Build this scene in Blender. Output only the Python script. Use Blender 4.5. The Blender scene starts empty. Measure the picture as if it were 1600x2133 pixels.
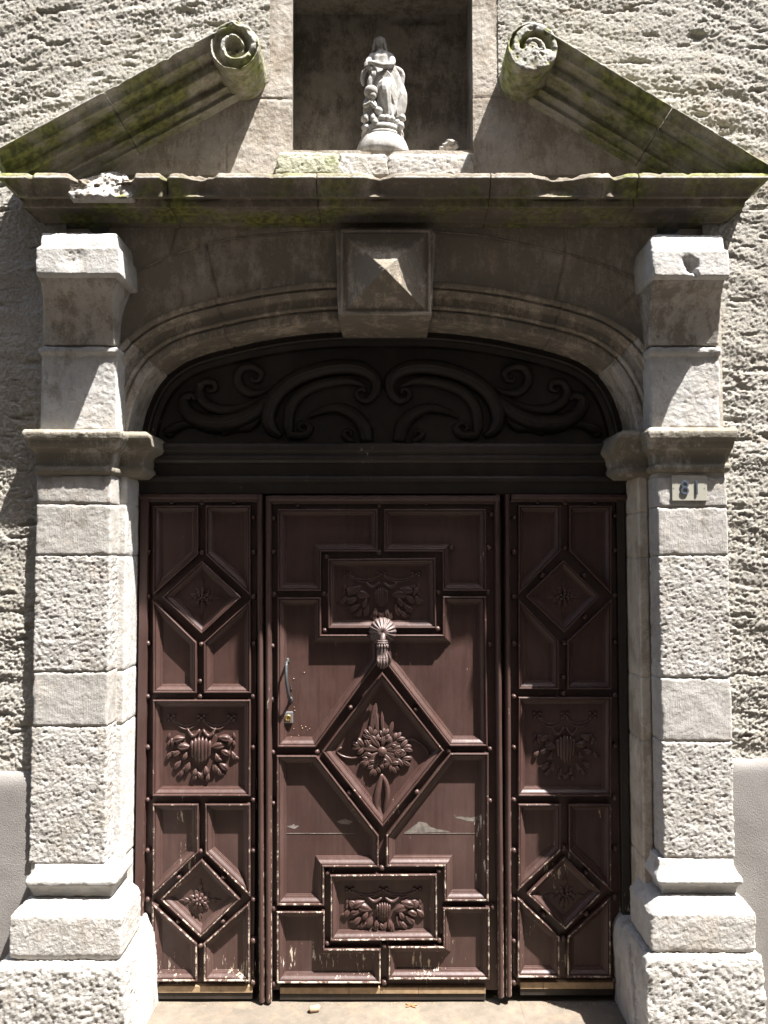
import bpy, bmesh, math, random
import numpy as np
from mathutils import Vector, Matrix

random.seed(7)
np.random.seed(7)
scene = bpy.context.scene

# ------------------------------------------------------------------ camera
F = 1664.0                 # focal length in pixels of the 1600 wide photograph
DIST = 3.10                # camera to door plane
EYE = 1.70                 # eye height over the threshold
TILT = math.radians(2.8)
CT, ST = math.cos(TILT), math.sin(TILT)
cam_d = bpy.data.cameras.new("camera")
cam_d.sensor_fit = 'HORIZONTAL'
cam_d.sensor_width = 36.0
cam_d.lens = F / 1600.0 * 36.0
cam_d.clip_start = 0.05
cam_d.clip_end = 200.0
cam = bpy.data.objects.new("camera", cam_d)
scene.collection.objects.link(cam)
cam.location = (0.0, -DIST, EYE)
cam.rotation_euler = (math.radians(90) + TILT, 0.0, 0.0)
scene.camera = cam

# ------------------------------------------------------------------ light
SUN = Vector((1.50, -1.0, 3.85)).normalized()      # direction towards the sun
world = bpy.data.worlds.new("World")
scene.world = world
world.use_nodes = True
wn = world.node_tree
wn.nodes.clear()
sky = wn.nodes.new('ShaderNodeTexSky')
sky.sky_type = 'NISHITA'
sky.sun_disc = False
sky.sun_elevation = math.asin(SUN.z)
sky.sun_rotation = math.atan2(SUN.x, SUN.y)
sky.dust_density = 2.0
bg = wn.nodes.new('ShaderNodeBackground')
bg.inputs['Strength'].default_value = 0.13
out = wn.nodes.new('ShaderNodeOutputWorld')
wn.links.new(sky.outputs[0], bg.inputs[0])
wn.links.new(bg.outputs[0], out.inputs[0])
sun_d = bpy.data.lights.new("sun", 'SUN')
sun_d.energy = 5.0
sun_d.angle = math.radians(0.53)
sun_d.color = (1.0, 0.97, 0.935)
sun = bpy.data.objects.new("sun", sun_d)
scene.collection.objects.link(sun)
sun.location = (3, -2, 8)
sun.rotation_euler = (-SUN).to_track_quat('-Z', 'Y').to_euler()
scene.view_settings.view_transform = 'Standard'
scene.view_settings.look = 'None'
scene.view_settings.exposure = 2.08
scene.view_settings.gamma = 1.0
scene.view_settings.use_curve_mapping = False

# ------------------------------------------------------------------ helpers
def W(px, py, y):
    """world x,z of the point seen at photo pixel (px,py) on the vertical plane Y=y"""
    Yp = y + DIST
    v = (1066.5 - py) / F
    zz = Yp * (ST + v * CT) / (CT - v * ST)
    zc = Yp * CT + zz * ST
    return (px - 800.0) / F * zc, zz + EYE
def WX(px, py, y): return W(px, py, y)[0]
def WZ(py, y): return W(800, py, y)[1]

_rng = np.random.RandomState(3)
_perm = np.concatenate([_rng.permutation(256)] * 3).astype(np.int64)
_grad = _rng.normal(size=(256, 3)); _grad /= np.linalg.norm(_grad, axis=1)[:, None]
def perlin(p):
    pi = np.floor(p).astype(np.int64); pf = p - pi
    pi &= 255
    u = pf * pf * pf * (pf * (pf * 6 - 15) + 10)
    def g(dx, dy, dz):
        h = _perm[_perm[_perm[(pi[..., 0] + dx) & 255] + ((pi[..., 1] + dy) & 255)] + ((pi[..., 2] + dz) & 255)]
        gr = _grad[h]
        return gr[..., 0] * (pf[..., 0] - dx) + gr[..., 1] * (pf[..., 1] - dy) + gr[..., 2] * (pf[..., 2] - dz)
    def lp(a, b, t): return a + (b - a) * t
    x0 = lp(g(0, 0, 0), g(1, 0, 0), u[..., 0]); x1 = lp(g(0, 1, 0), g(1, 1, 0), u[..., 0])
    x2 = lp(g(0, 0, 1), g(1, 0, 1), u[..., 0]); x3 = lp(g(0, 1, 1), g(1, 1, 1), u[..., 0])
    return lp(lp(x0, x1, u[..., 1]), lp(x2, x3, u[..., 1]), u[..., 2]) * 1.6
def fbm(p, s, o=3, gain=0.5, seed=0.0):
    r = 0; a = 1.0; q = p * np.array(s) + seed
    for _ in range(o):
        r = r + a * perlin(q); q = q * 2.03 + 17.1; a *= gain
    return r

ROOTLOC = {}
def coll(o):
    scene.collection.objects.link(o); return o
def empty(name, loc, label, cat, group=None):
    o = bpy.data.objects.new(name, None); coll(o)
    o.empty_display_size = 0.1
    o.location = loc
    o['label'] = label; o['category'] = cat
    if group: o['group'] = group
    ROOTLOC[o] = Vector(loc)
    return o
def tag(o, label=None, cat=None, group=None, kind=None):
    if label: o['label'] = label
    if cat: o['category'] = cat
    if group: o['group'] = group
    if kind: o['kind'] = kind
    return o
def add_mesh(name, verts, faces, mat, parent=None, smooth=True, label=None):
    """verts in world coordinates; origin moved to the middle of the piece"""
    v = np.asarray(verts, dtype=np.float64).reshape(-1, 3)
    c = (v.min(0) + v.max(0)) / 2
    v = v - c
    me = bpy.data.meshes.new(name)
    if isinstance(faces, np.ndarray):
        nf = len(faces)
        me.vertices.add(len(v)); me.vertices.foreach_set('co', v.astype(np.float32).ravel())
        me.loops.add(nf * 4); me.loops.foreach_set('vertex_index', faces.astype(np.int32).ravel())
        me.polygons.add(nf); me.polygons.foreach_set('loop_start', np.arange(0, nf * 4, 4, dtype=np.int32))
        me.update(calc_edges=True); me.validate()
    else:
        me.from_pydata([tuple(a) for a in v], [], faces)
        me.update()
    me.polygons.foreach_set('use_smooth', [smooth] * len(me.polygons))
    me.materials.append(mat)
    o = bpy.data.objects.new(name, me); coll(o)
    c = Vector(c)
    if parent is not None:
        o.parent = parent
        o.location = c - ROOTLOC[parent]
    else:
        o.location = c
    ROOTLOC[o] = c
    if label: o['label'] = label
    return o
def grid_faces(nv, nu, keep=None):
    i = np.arange(nv - 1)[:, None] * nu + np.arange(nu - 1)[None, :]
    f = np.stack([i, i + 1, i + nu + 1, i + nu], -1)
    if keep is not None: f = f[keep]
    return f.reshape(-1, 4)
def grid_normals(G):
    du = np.gradient(G, axis=1); dv = np.gradient(G, axis=0)
    n = np.cross(du, dv)
    l = np.linalg.norm(n, axis=-1, keepdims=True)
    n = n / np.maximum(l, 1e-9)
    # fix degenerate ones by neighbours
    return n
def relax(G, it, mask=None):
    for _ in range(it):
        A = G.copy()
        A[1:-1, 1:-1] = (G[2:, 1:-1] + G[:-2, 1:-1] + G[1:-1, 2:] + G[1:-1, :-2]) / 4
        A[1:-1, 0] = G[1:-1, 0]; A[1:-1, -1] = G[1:-1, -1]
        if mask is None: G = A
        else: G = G + (A - G) * mask[..., None]
    return G
def resample(rows, res):
    """rows: array [n,k]; resample polyline by euclid distance, keeping corners"""
    rows = np.asarray(rows, float); outr = [rows[0]]
    for a, b in zip(rows[:-1], rows[1:]):
        d = np.linalg.norm(b - a); n = max(1, int(math.ceil(d / res)))
        for k in range(1, n + 1): outr.append(a + (b - a) * k / n)
    return np.array(outr)

def stone_noise(G, rough, seed=0.0, chip=1.0, caprows=0):
    """weathered stone surface: relaxed arrises, chips, relief"""
    P = G.reshape(-1, 3)
    m = np.clip(fbm(P, 11, 3, 0.6, seed=seed) * 2.4 - 0.15, 0, 1).reshape(G.shape[:2])
    w = np.ones(G.shape[:2])
    if caprows: w[:caprows] = 0; w[-caprows:] = 0
    G = relax(G, 1, w * 0.6)
    if chip > 0: G = relax(G, int(round(4 * chip)), m * w)
    P = G.reshape(-1, 3)
    N = grid_normals(G)
    d = fbm(P, 14, 2, seed=seed + 5) * 0.0012 + fbm(P, 90, 3, 0.6, seed=seed + 9) * 0.0006
    if rough > 0:
        a = fbm(P, (95, 95, 120), 3, 0.68, seed=seed + 2)
        b = fbm(P, (20, 20, 30), 2, 0.5, seed=seed + 3)
        pit = np.clip(fbm(P, (50, 50, 75), 3, 0.6, seed=seed + 8) - 0.34, 0, 1)
        d = d + rough * (a * 0.0021 + b * 0.0013 - pit * 0.0075)
    if caprows: d = (d.reshape(G.shape[:2]) * w).ravel()
    return G + N * d.reshape(G.shape[:2])[..., None]

def stack(name, rows, yb, mat, parent, res=0.0055, rough=0.0, seed=None, chip=1.0, mod=None, label=None, caps=True):
    """block standing against the wall: rows top->bottom of (xL, xR, yFront, z)"""
    if seed is None: seed = random.uniform(0, 60)
    rows = [list(r) for r in rows]
    if caps:
        def cap(r):
            w = (r[1] - r[0]) / 2 * 0.98; d = (yb - r[2]) * 0.98
            return [r[0] + w, r[1] - w, r[2] + d, r[3]]
        t = rows[0]; b = rows[-1]
        mid = lambda r, q: [r[0] + q, r[1] - q, r[2] + q, r[3]]
        R = resample(np.array(rows), res)
        R = np.vstack([cap(t), mid(t, 2.6 * res), mid(t, 1.3 * res), R, mid(b, 1.3 * res), mid(b, 2.6 * res), cap(b)])
    else:
        R = resample(np.array(rows), res)
    wmax = max(r[1] - r[0] for r in rows); dmax = yb - min(r[2] for r in rows)
    nf = max(3, int(wmax / res)); ns = max(2, int(dmax / (res * 1.6)))
    tF = np.linspace(0, 1, nf + 1); tS = np.linspace(0, 1, ns + 1)
    xL, xR, yF, z = R[:, 0:1], R[:, 1:2], R[:, 2:3], R[:, 3:4]
    one = np.ones((1, ns + 1))
    L = np.stack([xL * one, yb + (yF - yb) * tS, z * one], -1)
    Fr = np.stack([xL + (xR - xL) * tF, yF * np.ones((1, nf + 1)), z * np.ones((1, nf + 1))], -1)
    Rr = np.stack([xR * one, yF + (yb - yF) * tS, z * one], -1)
    G = np.concatenate([L, Fr[:, 1:-1], Rr], 1)
    G = G[:, ::-1]
    if mod: G = mod(G)
    G = stone_noise(G, rough, seed, chip, 2 if caps else 0)
    G = G[:, ::-1]
    return add_mesh(name, G, grid_faces(*G.shape[:2])[:, ::-1].copy(), mat, parent, label=label)

def pxrows(rows):
    """(py, pxL, pxR, yFront) -> world rows"""
    return [(WX(l, py, y), WX(r, py, y), y, WZ(py, y)) for (py, l, r, y) in rows]

def ring_solid(name, rings, mat, parent, smooth=True, capa=True, capb=True, label=None):
    """rings: list of equal-length closed loops"""
    n = len(rings[0]); v = [p for r in rings for p in r]; f = []
    for i in range(len(rings) - 1):
        for k in range(n):
            f.append((i * n + k, i * n + (k + 1) % n, (i + 1) * n + (k + 1) % n, (i + 1) * n + k))
    if capa: f.append(tuple(range(n))[::-1])
    if capb: f.append(tuple((len(rings) - 1) * n + k for k in range(n)))
    return add_mesh(name, v, f, mat, parent, smooth, label)

def box_data(x0, x1, y0, y1, z0, z1, b=0.0):
    """chamfered box as verts, faces"""
    bm = bmesh.new()
    bmesh.ops.create_cube(bm, size=1)
    for v in bm.verts:
        v.co = Vector(((x0 + x1) / 2 + v.co.x * (x1 - x0), (y0 + y1) / 2 + v.co.y * (y1 - y0), (z0 + z1) / 2 + v.co.z * (z1 - z0)))
    if b > 0:
        bmesh.ops.bevel(bm, geom=bm.edges[:], offset=b, segments=2, profile=0.6, affect='EDGES')
    v = [tuple(a.co) for a in bm.verts]
    bm.verts.index_update()
    f = [tuple(x.index for x in a.verts) for a in bm.faces]
    bm.free()
    return v, f
def box(name, x0, x1, y0, y1, z0, z1, mat, parent=None, b=0.002, label=None):
    v, f = box_data(x0, x1, y0, y1, z0, z1, b)
    return add_mesh(name, v, f, mat, parent, smooth=False, label=label)

class MB:
    def __init__(s): s.v = []; s.f = []
    def add(s, v, f):
        n = len(s.v); s.v += [tuple(a) for a in v]; s.f += [tuple(i + n for i in a) for a in f]
    def ellipsoid(s, c, r, rot=None, nu=10, nv=6):
        v = []; f = []
        for i in range(nv + 1):
            th = math.pi * i / nv
            for k in range(nu):
                ph = 2 * math.pi * k / nu
                p = Vector((math.sin(th) * math.cos(ph) * r[0], math.cos(th) * r[1] * -1, math.sin(th) * math.sin(ph) * r[2]))
                if rot is not None: p = rot @ p
                v.append(p + Vector(c))
        for i in range(nv):
            for k in range(nu):
                f.append((i * nu + k, (i + 1) * nu + k, (i + 1) * nu + (k + 1) % nu, i * nu + (k + 1) % nu))
        s.add(v, f)
    def tube(s, pts, rad, n=8, flat=1.0):
        """tube through 3-D points; flat scales the radius along Y"""
        pts = [Vector(p) for p in pts]
        if not hasattr(rad, '__len__'): rad = [rad] * len(pts)
        v = []; f = []
        for i, p in enumerate(pts):
            t = (pts[min(i + 1, len(pts) - 1)] - pts[max(i - 1, 0)]).normalized()
            a = Vector((0, 1, 0)) if abs(t.y) < 0.8 else Vector((1, 0, 0))
            e1 = t.cross(a).normalized(); e2 = t.cross(e1).normalized()
            for k in range(n):
                q = 2 * math.pi * k / n
                d = e1 * math.cos(q) + e2 * math.sin(q)
                d = d * rad[i]
                if flat != 1.0: d.y *= flat
                v.append(p + d)
        for i in range(len(pts) - 1):
            for k in range(n):
                f.append((i * n + k, i * n + (k + 1) % n, (i + 1) * n + (k + 1) % n, (i + 1) * n + k))
        f.append(tuple(range(n))[::-1]); f.append(tuple((len(pts) - 1) * n + k for k in range(n)))
        s.add(v, f)
    def petal(s, cx, cz, ang, l, w, h, y, nu=8, nv=5):
        """carved leaf lobe on the plane Y=y: pointed root, rounded tip, creased along its midrib"""
        ca, sa = math.cos(ang), math.sin(ang); v = []; f = []; nl, nc = 8, 8
        for i in range(nl + 1):
            t = i / nl
            ww = w / 2 * (math.sin(math.pi * min(1, t * 0.94 + 0.03)) ** 0.75) * (0.62 + 0.5 * t)
            hh = h * (math.sin(math.pi * min(1.0, 0.10 + 0.86 * t)) ** 0.6) * (0.75 + 0.45 * t)
            for k in range(nc + 1):
                q = -1 + 2 * k / nc
                hy = hh * (1 - q * q) ** 0.5 * (1 - 0.42 * math.exp(-(q / 0.22) ** 2) * (0.3 + 0.7 * t)) if abs(q) < 1 else -0.002
                px_, pz_ = t * l, q * ww
                v.append((cx + ca * px_ - sa * pz_, y - hy, cz + sa * px_ + ca * pz_))
        for i in range(nl):
            for k in range(nc): a = i * (nc + 1) + k; f.append((a, a + 1, a + nc + 2, a + nc + 1))
        s.add(v, f)
    def build(s, name, mat, parent=None, smooth=True, label=None):
        return add_mesh(name, s.v, s.f, mat, parent, smooth, label)

def catmull(pts, n=6):
    P = [np.array(p, float) for p in pts]
    P = [2 * P[0] - P[1]] + P + [2 * P[-1] - P[-2]]
    o = []
    for i in range(1, len(P) - 2):
        for k in range(n):
            t = k / n
            o.append(0.5 * ((2 * P[i]) + (-P[i - 1] + P[i + 1]) * t + (2 * P[i - 1] - 5 * P[i] + 4 * P[i + 1] - P[i + 2]) * t * t
                            + (-P[i - 1] + 3 * P[i] - 3 * P[i + 1] + P[i + 2]) * t ** 3))
    o.append(P[-2]); return o

# ------------------------------------------------------------------ materials
class NT:
    def __init__(s, name):
        s.m = bpy.data.materials.new(name); s.m.use_nodes = True
        s.t = s.m.node_tree; s.t.nodes.clear()
        s.out = s.n('ShaderNodeOutputMaterial'); s.b = s.n('ShaderNodeBsdfPrincipled')
        s.t.links.new(s.b.outputs[0], s.out.inputs[0])
        g = s.n('ShaderNodeNewGeometry'); s.pos = g.outputs['Position']; s.nrm = g.outputs['Normal']
    def n(s, k): return s.t.nodes.new(k)
    def l(s, a, b): s.t.links.new(a, b)
    def mapped(s, sc=(1, 1, 1), loc=(0, 0, 0)):
        m = s.n('ShaderNodeMapping'); m.inputs['Scale'].default_value = sc; m.inputs['Location'].default_value = loc
        s.l(s.pos, m.inputs[0]); return m.outputs[0]
    def noise(s, scale, detail=4, rough=0.55, vec=None, dist=0.0):
        t = s.n('ShaderNodeTexNoise'); t.inputs['Scale'].default_value = scale; t.inputs['Detail'].default_value = detail
        t.inputs['Roughness'].default_value = rough; t.inputs['Distortion'].default_value = dist
        s.l(vec if vec is not None else s.pos, t.inputs['Vector']); return t.outputs['Fac']
    def ramp(s, f, stops):
        r = s.n('ShaderNodeValToRGB'); e = r.color_ramp.elements
        while len(e) < len(stops): e.new(0.5)
        for a, (p, c) in zip(e, stops):
            a.position = p; a.color = (c, c, c, 1) if not hasattr(c, '__len__') else tuple(c) + (1,)
        s.l(f, r.inputs[0]); return r.outputs[0]
    def mix(s, f, a, b, mode='MIX'):
        m = s.n('ShaderNodeMix'); m.data_type = 'RGBA'; m.blend_type = mode
        for i, v in ((0, f), (6, a), (7, b)):
            if hasattr(v, 'is_linked') or hasattr(v, 'node'): s.l(v, m.inputs[i])
            elif i == 0: m.inputs[0].default_value = v
            else: m.inputs[i].default_value = tuple(v) + (1,)
        return m.outputs[2]
    def math(s, op, a, b=0.0, c=None):
        m = s.n('ShaderNodeMath'); m.operation = op
        for i, v in ((0, a), (1, b)) + (((2, c),) if c is not None else ()):
            if hasattr(v, 'node'): s.l(v, m.inputs[i])
            else: m.inputs[i].default_value = v
        return m.outputs[0]
    def sep(s):
        q = s.n('ShaderNodeSeparateXYZ'); s.l(s.pos, q.inputs[0]); return q.outputs
    def bump(s, h, strength, dist, prev=None):
        b = s.n('ShaderNodeBump'); b.inputs['Strength'].default_value = strength; b.inputs['Distance'].default_value = dist
        s.l(h, b.inputs['Height'])
        if prev is not None: s.l(prev, b.inputs['Normal'])
        return b.outputs[0]

def stone_mat(name, base, dark, patina=0.0, pat_col=(0.09, 0.07, 0.05), moss=0.0, warm=0.0, bump=1.0, fine=1.0, pat_scale=5.0, tooled=0.0):
    n = NT(name)
    big = n.noise(3.0, 3); mid = n.noise(22.0, 5, 0.65); fin = n.noise(260.0, 3, 0.7)
    c = n.mix(n.ramp(big, [(0.35, 0.0), (0.68, 1.0)]), dark, base)
    c = n.mix(n.ramp(mid, [(0.30, 0.45), (0.62, 0.0)]), c, [a * 0.55 for a in dark])
    c = n.mix(n.ramp(fin, [(0.30, 0.30), (0.48, 0.0)]), c, [a * 0.5 for a in dark])
    if warm > 0:
        w = n.noise(6.0, 4, 0.7, n.mapped(loc=(3, 7, 1)))
        c = n.mix(n.ramp(w, [(0.52, 0.0), (0.75, warm)]), c, (0.46, 0.30, 0.17))
    if patina > 0:
        p1 = n.noise(pat_scale, 8, 0.72, n.mapped(loc=(1.7, 0, 4.2)), 0.3)
        st = n.noise(26.0, 6, 0.75, n.mapped((1, 1, 0.35), (9, 2, 5)))
        f = n.math('MULTIPLY_ADD', st, 0.80, p1)
        f = n.math('MULTIPLY_ADD', n.noise(150.0, 3, 0.7), 0.30, f)
        lo = 1.23 - patina * 0.42
        k = n.ramp(n.math('MULTIPLY', f, 0.5), [(lo / 2 - 0.05, 0.0), (lo / 2 + 0.035, 1.0)])
        k = n.mix(1.0, k, (0.80, 0.80, 0.80), 'MULTIPLY')
        c = n.mix(k, c, pat_col)
    if moss > 0:
        q = n.noise(5.0, 6, 0.65, n.mapped((1, 1, 1.3), (4, 4, 4)))
        k = n.ramp(q, [(0.62 - moss * 0.3, 0.0), (0.80 - moss * 0.3, 1.0)])
        g = n.mix(n.ramp(n.noise(45.0, 3), [(0.4, 0.0), (0.6, 1.0)]), (0.085, 0.095, 0.022), (0.23, 0.25, 0.06))
        bright_arris = n.n('ShaderNodeMapRange'); n.l(n.sep()[1], bright_arris.inputs[0])      # chipped outer arris: moss held back, stone painted paler for its sunlit edge line
        bright_arris.inputs[1].default_value = -0.4125; bright_arris.inputs[2].default_value = -0.4090; bright_arris.inputs[3].default_value = 0.05
        c = n.mix(n.math('MULTIPLY', n.math('MULTIPLY', k, 0.85), bright_arris.outputs[0]), c, g)
        c = n.mix(n.math('SUBTRACT', 1.0, bright_arris.outputs[0]), c, (0.42, 0.41, 0.38))
    n.l(c, n.b.inputs['Base Color'])
    n.b.inputs['Roughness'].default_value = 0.93
    n.b.inputs['Specular IOR Level'].default_value = 0.2
    h1 = n.noise(70.0, 5, 0.65); h2 = n.noise(330.0, 3, 0.6)
    b1 = n.bump(h1, 0.55 * bump, 0.006)
    if tooled: b1 = n.bump(n.noise(1.0, 3, 0.6, n.mapped((260, 260, 22))), 0.5 * tooled, 0.003, b1)
    b2 = n.bump(h2, 0.5 * fine, 0.0015, b1)
    n.l(b2, n.b.inputs['Normal'])
    return n.m

M_stone = stone_mat('pale_limestone', (0.50, 0.485, 0.46), (0.43, 0.415, 0.39), patina=0.10, pat_col=(0.24, 0.215, 0.18), warm=0.22)
M_rough = stone_mat('pecked_limestone', (0.475, 0.455, 0.425), (0.39, 0.37, 0.34), patina=0.14, pat_col=(0.26, 0.235, 0.20), warm=0.18, bump=1.6)
M_smooth = stone_mat('dressed_grey_limestone', (0.42, 0.40, 0.375), (0.37, 0.35, 0.32), patina=0.12, pat_col=(0.22, 0.20, 0.17), warm=0.25, bump=0.8, tooled=1.0)
M_arch = stone_mat('sooty_limestone', (0.47, 0.42, 0.35), (0.38, 0.335, 0.275), patina=0.50, pat_col=(0.20, 0.175, 0.14), warm=0.3, bump=0.8, pat_scale=3.5)
M_archi = stone_mat('flaking_limestone', (0.48, 0.41, 0.33), (0.39, 0.33, 0.26), patina=0.58, pat_col=(0.14, 0.125, 0.10), warm=0.15, bump=1.2, pat_scale=7.0)
M_corbel = stone_mat('stained_limestone', (0.47, 0.44, 0.395), (0.40, 0.37, 0.33), patina=0.34, pat_col=(0.18, 0.155, 0.125), warm=0.2, pat_scale=8.0)
M_cap = stone_mat('stained_capital_stone', (0.44, 0.40, 0.34), (0.34, 0.305, 0.255), patina=0.66, pat_col=(0.135, 0.12, 0.09), warm=0.2, pat_scale=6.0)
M_cornice = stone_mat('mossy_limestone', (0.34, 0.30, 0.25), (0.24, 0.205, 0.165), patina=0.55, pat_col=(0.13, 0.11, 0.085), moss=0.50, warm=0.1)
M_rake = stone_mat('mossy_limestone_rake', (0.50, 0.47, 0.41), (0.40, 0.37, 0.31), patina=0.30, pat_col=(0.19, 0.165, 0.12), moss=0.70, warm=0.10, pat_scale=7.0)
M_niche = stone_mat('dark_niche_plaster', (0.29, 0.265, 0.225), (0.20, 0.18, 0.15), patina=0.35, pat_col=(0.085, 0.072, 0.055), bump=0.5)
M_tymp = stone_mat('tympanum_limestone', (0.48, 0.44, 0.385), (0.41, 0.37, 0.32), patina=0.30, pat_col=(0.24, 0.20, 0.155), warm=0.15, bump=0.9, tooled=0.6)
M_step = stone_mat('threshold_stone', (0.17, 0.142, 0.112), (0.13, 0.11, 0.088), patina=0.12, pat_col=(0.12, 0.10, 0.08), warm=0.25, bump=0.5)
M_mortar = stone_mat('lime_mortar', (0.50, 0.46, 0.40), (0.42, 0.38, 0.33))
M_plaster = stone_mat('white_plaster', (0.52, 0.51, 0.49), (0.44, 0.43, 0.41), patina=0.42, pat_col=(0.22, 0.205, 0.18), bump=0.3, fine=0.4, pat_scale=16.0)
M_pave = stone_mat('street_paving', (0.12, 0.105, 0.085), (0.09, 0.08, 0.068), bump=0.6)

def roughcast_mat():
    n = NT('roughcast_render')
    big = n.noise(2.5, 4); gr = n.noise(140.0, 4, 0.75); st = n.noise(9.0, 4, 0.6, n.mapped((0.7, 1, 2.2)))
    c = n.mix(n.ramp(big, [(0.35, 0.0), (0.65, 1.0)]), (0.365, 0.345, 0.30), (0.44, 0.42, 0.38))
    c = n.mix(n.ramp(gr, [(0.34, 0.6), (0.5, 0.0)]), c, (0.16, 0.13, 0.10))
    c = n.mix(n.ramp(st, [(0.56, 0.0), (0.74, 0.35)]), c, (0.34, 0.24, 0.16))
    pt = n.noise(1.6, 5, 0.6, n.mapped((1, 1, 0.6), (7, 1, 3)))
    c = n.mix(n.ramp(pt, [(0.50, 0.0), (0.66, 0.42)]), c, (0.25, 0.225, 0.19))
    pb = n.noise(3.5, 5, 0.65, n.mapped((1, 1, 1), (1, 9, 6)))
    c = n.mix(n.ramp(pb, [(0.60, 0.0), (0.72, 0.35)]), c, (0.33, 0.22, 0.14))
    n.l(c, n.b.inputs['Base Color']); n.b.inputs['Roughness'].default_value = 0.95
    n.b.inputs['Specular IOR Level'].default_value = 0.15
    b1 = n.bump(n.noise(150.0, 5, 0.75), 1.0, 0.006)
    b2 = n.bump(n.noise(420.0, 3, 0.6), 0.7, 0.002, b1)
    n.l(b2, n.b.inputs['Normal']); return n.m
M_cast = roughcast_mat()
def dado_mat():
    n = NT('cement_dado')
    c = n.mix(n.ramp(n.noise(4.0, 4), [(0.35, 0.0), (0.65, 1.0)]), (0.185, 0.17, 0.155), (0.225, 0.21, 0.195))
    c = n.mix(n.ramp(n.noise(300.0, 3), [(0.35, 0.35), (0.5, 0.0)]), c, (0.1, 0.09, 0.08))
    n.l(c, n.b.inputs['Base Color']); n.b.inputs['Roughness'].default_value = 0.95
    b1 = n.bump(n.noise(230.0, 4, 0.6), 0.6, 0.003); n.l(b1, n.b.inputs['Normal']); return n.m
M_dado = dado_mat()

def wood_mat(name, base, wear_top=1.0, flakes=0.0, rough=0.45):
    n = NT(name); xyz = n.sep()
    big = n.noise(4.0, 4); fin = n.noise(60.0, 4, 0.6, n.mapped((1, 1, 0.12)))
    lo = [a * 0.78 for a in base]
    c = n.mix(n.ramp(big, [(0.35, 0.0), (0.65, 1.0)]), lo, base)
    c = n.mix(n.ramp(fin, [(0.33, 0.55), (0.56, 0.0)]), c, [a * 0.55 for a in base])
    c = n.mix(n.ramp(n.noise(14.0, 5, 0.7, n.mapped((1, 1, 0.25), (3, 3, 8))), [(0.50, 0.0), (0.74, 0.26)]), c, (base[0] * 1.45, base[1] * 1.75, base[2] * 1.85))
    # dust
    c = n.mix(n.ramp(n.noise(2.2, 5, 0.7, n.mapped(loc=(5, 5, 5))), [(0.48, 0.0), (0.85, 0.24)]), c, (0.18, 0.125, 0.105))
    # worn paint: vertical flakes, more towards the bottom of the door where rain splashes
    mz = n.n('ShaderNodeMapRange'); n.l(xyz[2], mz.inputs[0])
    mz.inputs[1].default_value = 0.0; mz.inputs[2].default_value = 0.95 * wear_top
    mz.inputs[3].default_value = 0.075 + flakes; mz.inputs[4].default_value = 0.0
    str_ = n.noise(95.0, 6, 0.75, n.mapped((1, 1, 0.16)))
    area = n.noise(7.0, 3, 0.5, n.mapped((1, 1, 0.7), (2, 8, 3)))
    f = n.math('ADD', n.math('MULTIPLY_ADD', area, 0.55, mz.outputs[0]), n.math('MULTIPLY', str_, 0.75))
    k = n.ramp(f, [(0.845, 0.0), (0.865, 1.0)])
    c = n.mix(k, c, n.mix(n.ramp(fin, [(0.4, 0.0), (0.6, 1.0)]), (0.50, 0.40, 0.27), (0.60, 0.55, 0.48)))
    # the proud lips of the mouldings are rubbed through in flecks
    lip = n.ramp(n.math('MULTIPLY_ADD', xyz[1], -100.0, 0.0), [(0.0, 0.0), (1.0, 1.0)])
    lp = n.n('ShaderNodeMapRange'); n.l(xyz[1], lp.inputs[0]); lp.inputs[1].default_value = -0.0135; lp.inputs[2].default_value = -0.0155
    lz = n.n('ShaderNodeMapRange'); n.l(xyz[2], lz.inputs[0]); lz.inputs[1].default_value = 0.1; lz.inputs[2].default_value = 1.0; lz.inputs[3].default_value = 0.075; lz.inputs[4].default_value = -0.08
    ef = n.noise(45.0, 6, 0.8)
    lq = n.n('ShaderNodeMapRange'); n.l(xyz[1], lq.inputs[0]); lq.inputs[1].default_value = -0.0205; lq.inputs[2].default_value = -0.0190; lq.inputs[3].default_value = 0.0
    e2 = n.math('MULTIPLY', n.math('MULTIPLY', lp.outputs[0], lq.outputs[0]), n.ramp(n.math('ADD', ef, lz.outputs[0]), [(0.56, 0.0), (0.60, 1.0)]))
    c = n.mix(n.math('MULTIPLY', e2, 0.85 if wear_top > 0.6 else 0.0), c, (0.50, 0.42, 0.33))
    n.l(c, n.b.inputs['Base Color'])
    n.b.inputs['Roughness'].default_value = rough
    r = n.mix(k, (rough,) * 3, (0.85,) * 3)
    n.l(n.ramp(n.noise(9.0, 4, 0.7), [(0.3, rough - 0.12), (0.7, rough + 0.10)]), n.b.inputs['Roughness'])
    n.b.inputs['Specular IOR Level'].default_value = 0.38
    b1 = n.bump(fin, 0.45, 0.0018)
    b2 = n.bump(n.noise(180.0, 4, 0.7), 0.22, 0.0012, b1)
    b3 = n.bump(k, -0.35, 0.0008, b2)
    n.l(b3, n.b.inputs['Normal']); return n.m
BR = (0.066, 0.034, 0.028)
M_wood = wood_mat('brown_painted_wood', BR)
M_wood2 = wood_mat('brown_painted_wood_worn', (0.064, 0.034, 0.028), flakes=0.012, rough=0.5)
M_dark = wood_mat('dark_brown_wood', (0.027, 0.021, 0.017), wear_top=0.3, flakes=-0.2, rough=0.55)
M_carve = wood_mat('brown_painted_carving', (0.067, 0.036, 0.030), wear_top=0.5, rough=0.42)
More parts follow.
